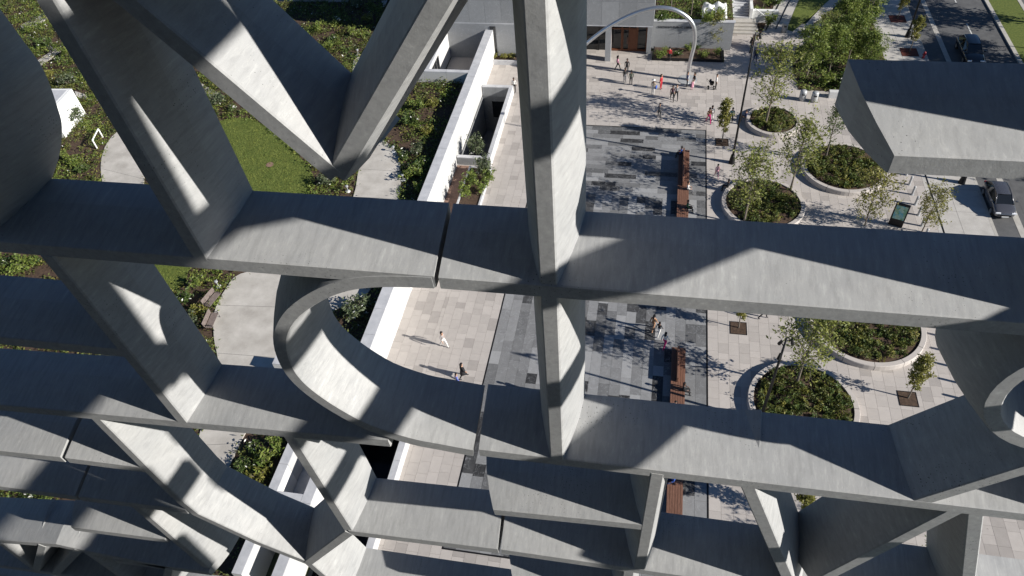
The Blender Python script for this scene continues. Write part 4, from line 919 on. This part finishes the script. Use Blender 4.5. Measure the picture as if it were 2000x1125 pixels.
# garden benches
def garden_bench(px, py, rz, lab):
    x, y = G(px, py, GZ); e = tag(empty('garden_bench', (x, y, GZ + .03), rz), lab, 'bench', 'slatted benches on the garden path')
    for k in range(6): mb = MB(); mb.box(-.75, .75, -.28 + k * .09, -.28 + k * .09 + .075, .42, .45); mb.build('seat_slat', M['greyslat'], e)
    for k in range(5): mb = MB(); mb.box(-.75, .75, .28 + k * .015, .305 + k * .015, .5 + k * .085, .57 + k * .085); mb.build('back_slat', M['greyslat'], e)
    for sx in (-.68, .68):
        mb = MB(); mb.tube([(sx, -.26, 0), (sx, -.26, .62), (sx, .2, .66)], .025, 6); mb.build('armrest', M['black'], e)
        mb = MB(); mb.tube([(sx, .27, 0), (sx, .3, .45), (sx, .38, .92)], .025, 6); mb.build('leg', M['black'], e)
garden_bench(419, 592, R(80), 'upper slatted bench on the garden path edge'); garden_bench(418, 633, R(97), 'lower slatted bench on the garden path edge')
# white arch rail in the left bed
x, y = G(190, 290, GZ); e = tag(empty('white_rail', (x, y, GZ)), 'white square arch rail in the bed below the white skylight', 'rail')
p2 = G(201, 268, GZ); dx, dy = p2[0] - x, p2[1] - y
mb = MB(); mb.tube([(0, 0, 0), (0, 0, 1.0)], .07, 6); mb.build('post', M['white'], e); mb = MB(); mb.tube([(dx, dy, 0), (dx, dy, 1.0)], .07, 6); mb.build('post', M['white'], e)
mb = MB(); mb.tube([(0, 0, 1.0), (dx, dy, 1.0)], .07, 6); mb.build('top_rail', M['white'], e)
# path lights
for px, py, lab in ((700, 107, 'small path light in the bed under the V'), (770, 297, 'small path light by the curved path, upper'), (788, 352, 'small path light by the curved path, lower'), (427, 560, 'small path light near the slatted benches'), (680, 374, 'small path light below the V point')):
    x, y = G(px, py, GZ); e = tag(empty('path_light', (x, y, GZ)), lab, 'path light', 'garden path lights')
    mb = MB(); mb.tube([(0, 0, 0), (0, 0, .55)], .035, 6); mb.build('post', M['steel2'], e); mb = MB(); mb.lathe([(.001, .7), (.13, .66), (.14, .56), (.03, .54)], (0, 0, 0), 10); mb.build('head', M['steel2'], e); mb = MB(); mb.lathe([(.22, 0), (.22, .05), (.001, .05)], (0, 0, 0), 10); mb.build('foot', M['white'], e)
# map kiosk
x, y = G(1748, 440); e = tag(empty('map_kiosk', (x, y, 0), R(-20)), 'black framed map kiosk leaning among the sparse trees', 'kiosk')
mb = MB(); mb.box(-.55, .55, -.1, .1, 0, 2.3); bevel(mb.build('frame', M['black'], e), .03)
def mat_map():
    m, nt, p = newmat('map_screen'); tc = N(nt, 'ShaderNodeTexCoord'); v = N(nt, 'ShaderNodeTexVoronoi'); v.inputs['Scale'].default_value = 5; nt.links.new(tc.outputs['Object'], v.inputs['Vector'])
    nt.links.new(ramp(nt, v.outputs['Color'], [(0.2, (.12, .3, .16)), (.5, (.35, .5, .4)), (.8, (.1, .35, .42))]), p.inputs['Base Color']); p.inputs['Roughness'].default_value = .2; return m
mb = MB(); mb.box(-.44, .44, -.112, -.101, .75, 2.15); mb.build('screen', mat_map(), e)
# red hydrant
x, y = G(1803, 113); e = tag(empty('fire_hydrant', (x, y, 0)), 'small dark red hydrant at the kerb', 'hydrant'); M['red'] = mat_plain('red_enamel', (.28, .02, .03), .4)
mb = MB(); mb.lathe([(.16, 0), (.16, .06), (.11, .08), (.11, .55), (.14, .57), (.12, .68), (.001, .78)], (0, 0, 0), 12); mb.build('barrel', M['red'], e, True)
for s in (-1, 1): mb = MB(); mb.tube([(0, 0, .42), (s * .2, 0, .42)], .055, 8); mb.build('nozzle', M['red'], e)

# ------------------------------------------------------------------ cars
M['glasscar'] = mat_plain('car_glass', (.012, .014, .016), .03, 0, .7); M['tyre'] = mat_plain('tyre_rubber', (.015, .015, .015), .85); M['rim'] = mat_plain('alloy', (.45, .45, .46), .3, .8)
M['hlamp'] = mat_plain('head_lamp', (.75, .76, .78), .1, .1, .8); M['tlamp'] = mat_plain('tail_lamp', (.3, .01, .01), .2)
def car(x, y, rz, paint, label, L=4.5, W=1.82, Hh=1.6):
    e = tag(empty('car', (x, y, -.126), rz), label, 'car')
    # lofted body: stations from nose (+y) to tail, outline (half width, sill, belt)
    stn = [(.5, .46, .44, .58), (.492, .62, .34, .68), (.47, .76, .28, .76), (.43, .86, .26, .83), (.36, .90, .24, .92), (.25, .91, .24, .99), (.1, .915, .24, 1.0), (-.1, .915, .24, 1.01), (-.3, .91, .24, 1.02), (-.42, .89, .26, 1.02), (-.485, .82, .32, .96), (-.5, .70, .42, .88)]
    mb = MB(); n = 9
    for (t, hw_, zb, zt) in stn:
        hw_ *= W / 1.82; y_ = t * L
        for (a, b) in ((-.86, 0), (-1, .18), (-1, .55), (-.955, .86), (-.8, 1), (0, 1.035), (.8, 1), (.955, .86), (1, .55), (1, .18), (.86, 0)): mb.v.append((a * hw_, y_, zb + (zt - zb) * b))
    m = 11
    for i in range(len(stn) - 1):
        for j in range(m):
            k = (j + 1) % m; mb.f.append((i * m + j, i * m + k, (i + 1) * m + k, (i + 1) * m + j)); mb.m.append(0)
    mb.f.append(tuple(range(m))); mb.m.append(0); q = (len(stn) - 1) * m; mb.f.append(tuple(q + j for j in reversed(range(m)))); mb.m.append(0)
    b = mb.build('body', paint, e, True); sm = b.modifiers.new('s', 'SUBSURF'); sm.levels = 1; sm.render_levels = 2
    # glasshouse and roof
    k_ = W / 1.82; S_ = [(.27, .72, .985), (.085, .57, Hh - .07), (-.1, .60, Hh - .02), (-.29, .575, Hh - .06), (-.455, .68, 1.0)]; B_ = [(.27, .80), (.08, .86), (-.1, .87), (-.3, .86), (-.455, .78)]
    T_ = lambda i, s: (s * S_[i][1] * k_, S_[i][0] * L, S_[i][2]); Q_ = lambda i, s: (s * B_[i][1] * k_, B_[i][0] * L, .96)
    for nm, i0, i1, mt in (('windscreen', 0, 1, M['glasscar']), ('rear_window', 3, 4, M['glasscar'])):
        mb = MB(); mb.quad(T_(i0, -1), T_(i0, 1), T_(i1, 1), T_(i1, -1)); mb.build(nm, mt, e)
    mb = MB(); n_ = 7
    for i in (1, 2, 3):
        for q in range(n_): u_ = -1 + 2 * q / (n_ - 1); a_ = T_(i, 1); mb.v.append((a_[0] * u_, a_[1] + (.10 if i == 1 else -.08 if i == 3 else 0) * (1 - u_ * u_), a_[2] + .05 * (1 - u_ ** 4)))
    for i in range(2):
        for q in range(n_ - 1): o0 = i * n_ + q; mb.f.append((o0, o0 + 1, o0 + n_ + 1, o0 + n_)); mb.m.append(0)
    mb.build('roof', paint, e, True)
    for s in (-1, 1):
        for ia, ib in ((0, 2), (2, 4)):
            mb = MB(); pts_ = [Q_(i, s) for i in range(ia, ib + 1)] + [T_(i, s) for i in range(ib, ia - 1, -1)]; mb.v = pts_; mb.f = [tuple(range(len(pts_)))]; mb.m = [0]; mb.build('side_window', M['glasscar'], e)
        mb = MB(); mb.tube([T_(i, s) for i in range(5)], .035, 6); mb.build('roof_rail', paint, e, True)
        mb = MB(); mb.tube([Q_(2, s), T_(2, s)], .04, 5); mb.build('pillar', paint, e)
    for s in (-1, 1):
        for t in (.31, -.3):
            wn = empty('wheel', (s * (W / 2 - .1), t * L, .33), 0, e)
            mb = MB(); mb.tube([(-.11, 0, 0), (.11, 0, 0)], .33, 22); mb.build('tyre', M['tyre'], wn, False); mb = MB(); mb.tube([(-.116, 0, 0), (.116, 0, 0)], .21, 14); mb.build('rim', M['rim'], wn)
        mb = MB(); mb.box(s * .6 - .2, s * .6 + .2, L * .465, L * .492, .62, .76); bevel(mb.build('headlight', M['hlamp'], e), .03)
        mb = MB(); mb.box(s * .62 - .16, s * .62 + .16, -L * .497, -L * .48, .72, .9); bevel(mb.build('tail_light', M['tlamp'], e), .03)
        mb = MB(); mb.box(s * (W / 2 + .1) - .1, s * (W / 2 + .1) + .1, L * .17, L * .2, .98, 1.1); bevel(mb.build('mirror', paint, e), .03)
        for ty in (.12, -.06): mb = MB(); mb.box(s * W / 2 - .012, s * W / 2 + .012, ty * L - .16, ty * L, .84, .87); mb.build('door_handle', M['rim'], e)
    mb = MB(); mb.box(-.45, .45, L * .49, L * .503, .46, .58); mb.build('grille', M['black'], e); mb = MB(); mb.box(-.26, .26, L * .499, L * .508, .36, .45); mb.build('number_plate', M['white'], e)
    return e
P_blk = mat_plain('black_car_paint', (.006, .006, .007), .12, .2, .5, 1.0); P_gry = mat_plain('grey_car_paint', (.115, .115, .125), .25, .5, .5, 1.0)
car(32.6, 78.0, R(180), P_blk, 'black car with headlights on the near lane at the top right', 4.9, 1.95, 1.68)
car(29.35, 53.4, R(180), P_gry, 'dark grey hatchback parked at the kerb on the right', 4.1, 1.76, 1.5)

# ------------------------------------------------------------------ people
M['skin1'] = mat_plain('skin_light', (.42, .25, .17), .6); M['skin2'] = mat_plain('skin_dark', (.11, .055, .035), .6); M['hair'] = mat_plain('dark_hair', (.012, .009, .008), .7); M['hair2'] = mat_plain('brown_hair', (.06, .032, .018), .7)
_cm = {}
def cloth(c):
    if c not in _cm: _cm[c] = mat_plain('cloth_%d' % len(_cm), c, .85)
    return _cm[c]
def body_mesh(pose, seed=0):
    """one continuous skinned figure 1.72 m tall, facing -Y; faces sorted to shoes, trousers, top, skin by place on the skeleton"""
    V = []; E_ = []; Rr = []; Z = []
    def add(p, r, zone, par=None):
        V.append(p); Rr.append(r); Z.append(zone)
        if par is not None: E_.append((par, len(V) - 1))
        return len(V) - 1
    sit = pose == 'sit'; hz = .47 if sit else .93; ph = 0.0
    pel = add((0, 0, hz), (.15, .11), 1); wst = add((0, .0, hz + .17), (.13, .095), 2, pel); che = add((0, .0, hz + .36), (.16, .105), 2, wst)
    nk = add((0, 0, hz + .53), (.055, .055), 3, che); h0 = add((0, -.015, hz + .60), (.072, .08), 3, nk); h1 = add((0, -.02, hz + .70), (.083, .1), 3, h0); add((0, -.01, hz + .775), (.06, .075), 3, h1)
    sw = {'stand': .0, 'walk': .24, 'sit': 0}[pose]
    for s in (-1, 1):
        f_ = sw * s
        if sit: hp = add((s * .1, -.02, hz), (.095, .095), 1, pel); kn = add((s * .12, -.42, hz + .01), (.066, .066), 1, hp); an = add((s * .12, -.44, .09), (.042, .046), 1, kn); add((s * .125, -.58, .035), (.04, .03), 0, an)
        else: hp = add((s * .095, 0, hz - .08), (.09, .095), 1, pel); kn = add((s * .105, -f_ * .75 - .02, .49), (.062, .066), 1, hp); an = add((s * .11, -f_ * 1.25 + (.05 if f_ < 0 else 0), .09 + (.05 if f_ < -.1 else 0)), (.042, .044), 1, kn); add((s * .12, -f_ * 1.25 - .13, .035 + (.02 if f_ < -.1 else 0)), (.042, .03), 0, an)
        sh = add((s * .185, 0, hz + .44), (.06, .06), 2, che); a_ = -f_ * .8
        if sit: el = add((s * .23, -.08, hz + .2), (.043, .043), 2, sh); wr = add((s * .15, -.3, hz + .14), (.03, .03), 3, el); add((s * .12, -.38, hz + .12), (.032, .022), 3, wr)
        else: el = add((s * .235, -a_ * .35 + .02, hz + .17), (.043, .043), 2, sh); wr = add((s * .245, -a_ * .9 - .06, hz - .06), (.03, .03), 3, el); hd = add((s * .24, -a_ * .95 - .09, hz - .15), (.03, .02), 3, wr)
    me = bpy.data.meshes.new('body_cage'); me.from_pydata(V, E_, []); o = bpy.data.objects.new('cage', me); COL.objects.link(o)
    sk = o.modifiers.new('skin', 'SKIN'); sk.use_smooth_shade = True
    for i, d in enumerate(me.skin_vertices[0].data): d.radius = Rr[i]; d.use_root = (i == 0)
    su = o.modifiers.new('sub', 'SUBSURF'); su.levels = 1
    dg = bpy.context.evaluated_depsgraph_get(); out = bpy.data.meshes.new_from_object(o.evaluated_get(dg)); bpy.data.objects.remove(o)
    VA = np.array(V); idx = []
    segs = [(VA[a], VA[b], Z[a], Z[b]) for a, b in E_]
    for p in out.polygons:
        c = np.array(p.center); best = (9, 0)
        for a, b, za, zb in segs:
            ab = b - a; t = max(0, min(1, (c - a) @ ab / (ab @ ab))); dd = np.linalg.norm(c - a - ab * t)
            if dd < best[0]: best = (dd, za if t < .5 else zb)
        idx.append(best[1])
    mats = 4
    for _ in range(mats): out.materials.append(None)
    out.polygons.foreach_set('material_index', idx); return out, hz
BODY = {p: body_mesh(p) for p in ('stand', 'walk', 'sit')}
def hair_mesh(long_):
    mb = MB(); mb.lathe([(.001, .125), (.06, .115), (.095, .07), (.108, .01), (.1, -.05)], (0, .015, 0), 12)
    for i, v in enumerate(mb.v):
        if v[1] < -.03 and v[2] < .06: mb.v[i] = (v[0], v[1] + .03, max(v[2], .05))
    if long_: mb.tube([(0, .07, .06), (0, .1, -.08), (0, .1, -.26)], [.075, .085, .05], 8)
    return mb
def skirt_mesh(): mb = MB(); mb.lathe([(.14, .22), (.16, .1), (.2, -.12), (.24, -.36), (.23, -.37)], (0, 0, 0), 14); return mb
def person(px, py, label, pose, top, bot, rz, skin='skin1', long_=False, h=1.72, shoes=(.03, .03, .03), skirt=None, hairm='hair', z=0.0, off=(0, 0), bag=None, hat=None):
    x, y = G(px, py, z); me0, hz = BODY[pose]; me = me0.copy()
    for i, m_ in enumerate((cloth(shoes), cloth(bot), cloth(top), M[skin])): me.materials[i] = m_
    e = tag(empty('person', (x + off[0], y + off[1], z), rz), label, 'person'); s = h / 1.72; e.scale = (s, s, s)
    addobj('body', me, e)
    hm = hair_mesh(long_).build('hair', M[hairm], e, True); hm.location = (0, -.02, hz + .715)
    if skirt: sk = skirt_mesh().build('skirt', cloth(skirt), e, True); sk.location = (0, 0, hz)
    if hat: mb = MB(); mb.lathe([(.2, .06), (.11, .07), (.1, .15), (.001, .17)], (0, 0, 0), 14); ht = mb.build('hat', cloth(hat), e, True); ht.location = (0, -.02, hz + .7)
    if bag: mb = MB(); mb.box(-.07, .07, -.15, .15, -.2, .12); bg_ = bevel(mb.build('bag', cloth(bag), e), .04); bg_.location = (.3, .03, hz + .02)
    return e
K = (.015, .015, .017); Wt = (.62, .6, .57); RD = (.42, .02, .03); NV = (.02, .03, .08); BG = (.4, .32, .24); GR = (.12, .12, .13); PK = (.6, .28, .36); BL = (.05, .12, .42); MG = (.4, .01, .12); TN = (.35, .2, .12)
person(1206, 137, 'person in a pink top and dark trousers walking left of the group', 'walk', PK, K, R(100), long_=True)
person(1224, 143, 'person in black standing behind a dark dressed pair', 'stand', K, K, R(0), 'skin2', True)
person(1220, 161, 'left person of a dark dressed pair on the sunny paving', 'stand', K, GR, R(40), 'skin2')
person(1232, 166, 'right person of a dark dressed pair in a green grey jacket', 'stand', (.05, .06, .045), K, R(200), 'skin2')
person(1306, 120, 'person in a red jacket standing before the sign wall bed', 'stand', RD, K, R(170))
person(1290, 174, 'person dressed all in red standing on the plaza', 'stand', RD, RD, R(60), long_=True, hairm='hair2')
person(1275, 184, 'person in beige with pale hat and blue bag', 'stand', BG, Wt, R(-20), 'skin2', bag=BL, hat=Wt)
person(1312, 196, 'left person of a strolling pair in dark maroon', 'walk', (.05, .02, .03), K, R(10), 'skin2')
person(1320, 194, 'right person of a strolling pair in a grey jacket', 'walk', (.22, .22, .23), K, R(10), long_=True)
person(1341, 169, 'person in navy standing at the foot of the hooked pipe', 'stand', NV, K, R(90))
person(1354, 170, 'person in black with white trousers beside the hooked pipe', 'stand', K, Wt, R(-70), long_=True)
person(1351, 175, 'child in a pink dress near the hooked pipe', 'stand', PK, PK, R(0), h=1.1, skirt=PK)
person(1397, 174, 'person in a white shirt and black trousers pushing a stroller', 'stand', Wt, K, R(95))
person(1287, 231, 'lone person in grey crossing the shadowed paving', 'walk', GR, (.06, .06, .06), R(0))
person(1383, 240, 'person with red trousers and long dark hair in the dappled shade', 'walk', (.3, .14, .08), MG, R(20), long_=True)
person(1388, 236, 'person in a white top beside the one in red trousers', 'walk', Wt, Wt, R(10), 'skin2', True)
person(1474, 121, 'person in dark clothes walking by the small planter trees', 'walk', K, NV, R(180))
person(1427, 240, 'person in teal behind the slim young tree', 'stand', (.03, .15, .2), K, R(0), 'skin2')
person(1399, 346, 'person in white and pink between bench and planter', 'walk', (.62, .35, .38), (.6, .3, .36), R(10), long_=True, h=1.45)
person(1275, 645, 'person in tan trousers and dark top, first of three walking', 'walk', (.3, .16, .08), TN, R(150), 'skin1', True)
person(1286, 655, 'person in black top and white shorts, middle of three walking', 'walk', K, Wt, R(150), 'skin2', h=1.5)
person(1297, 679, 'person in magenta trousers and white top, last of three walking', 'walk', Wt, MG, R(150), 'skin2', True)
person(868, 677, 'lone person in white trousers on the bright paving', 'walk', (.3, .27, .26), Wt, R(60), long_=True)
person(906, 738, 'person in a black dress walking on the bright paving', 'walk', K, K, R(120), 'skin1', True, skirt=K)
person(895, 754, 'child in a blue top with bare legs on the bright paving', 'walk', (.12, .16, .45), K, R(120), 'skin1', h=1.5)
person(1062, 772, 'person hidden behind the stem, only the shadow showing', 'walk', GR, K, R(120), 'skin2')
person(1005, 180, 'person in white and black beside the sunken court wall', 'stand', Wt, K, R(0), 'skin2')
person(1489, 622, 'person in dark trousers cut by the first bar', 'walk', GR, K, R(90))
# seated people
def seated(x, y, z, rz, *a, **k):
    e = person(1000, 560, *a[:1], 'sit', *a[1:], rz, **k); e.location = (x, y, z); return e
seated(3.1, 57.6, 0, R(-90), 'person in a blue shirt sitting at the top end of the long bench', BL, K, skin='skin2')
seated(3.75, 52.4, 0, R(90), 'person in white sitting on the long timber bench', Wt, GR)
seated(3.75, 49.9, 0, R(90), 'person in green sitting at the low end of the long bench', (.04, .12, .05), K, skin='skin2')
seated(3.75, 30.6, 0, R(90), 'person in black sitting on the second timber bench', K, K, skin='skin2')
seated(3.2, 29.0, 0, R(-20), 'person in grey white sitting at the end of the second bench', (.45, .44, .42), K)
seated(3.2, 23.6, 0, R(-60), 'person in blue sitting on the bench below the second bar', BL, NV, skin='skin2')
x, y = G(1418, 372); seated(x + .1, y, 0, R(-90), 'person in black sitting on the rim of the planter before the bench', K, K, skin='skin2')
x, y = G(1453, 236); seated(x + .1, y, 0, R(-80), 'person in dark blue sitting on the rim of the small planter', NV, K)
# stroller
x, y = G(1387, 173); e = tag(empty('stroller', (x, y, 0), R(90)), 'black baby stroller being pushed across the plaza', 'stroller')
mb = MB(); mb.lathe([(.001, .45), (.18, .48), (.24, .65), (.22, .8)], (0, -.1, 0), 12); mb.build('seat', M['black'], e, True); mb = MB(); mb.lathe([(.25, .8), (.22, 1.0), (.001, 1.08)], (0, -.02, 0), 12, 0, (0, math.pi)); mb.build('hood', M['black'], e, True)
for s in (-.22, .22):
    mb = MB(); mb.tube([(s, .45, 1.02), (s, .1, .6), (s, -.35, .12)], .018, 6); mb.build('frame', M['black'], e)
    for yy in (-.36, .2): mb = MB(); mb.tube([(s - .02, yy, .11), (s + .02, yy, .11)], .11, 12); mb.build('wheel', M['tyre'], e)
mb = MB(); mb.tube([(-.22, .45, 1.02), (.22, .45, 1.02)], .02, 6); mb.build('handle', M['black'], e)
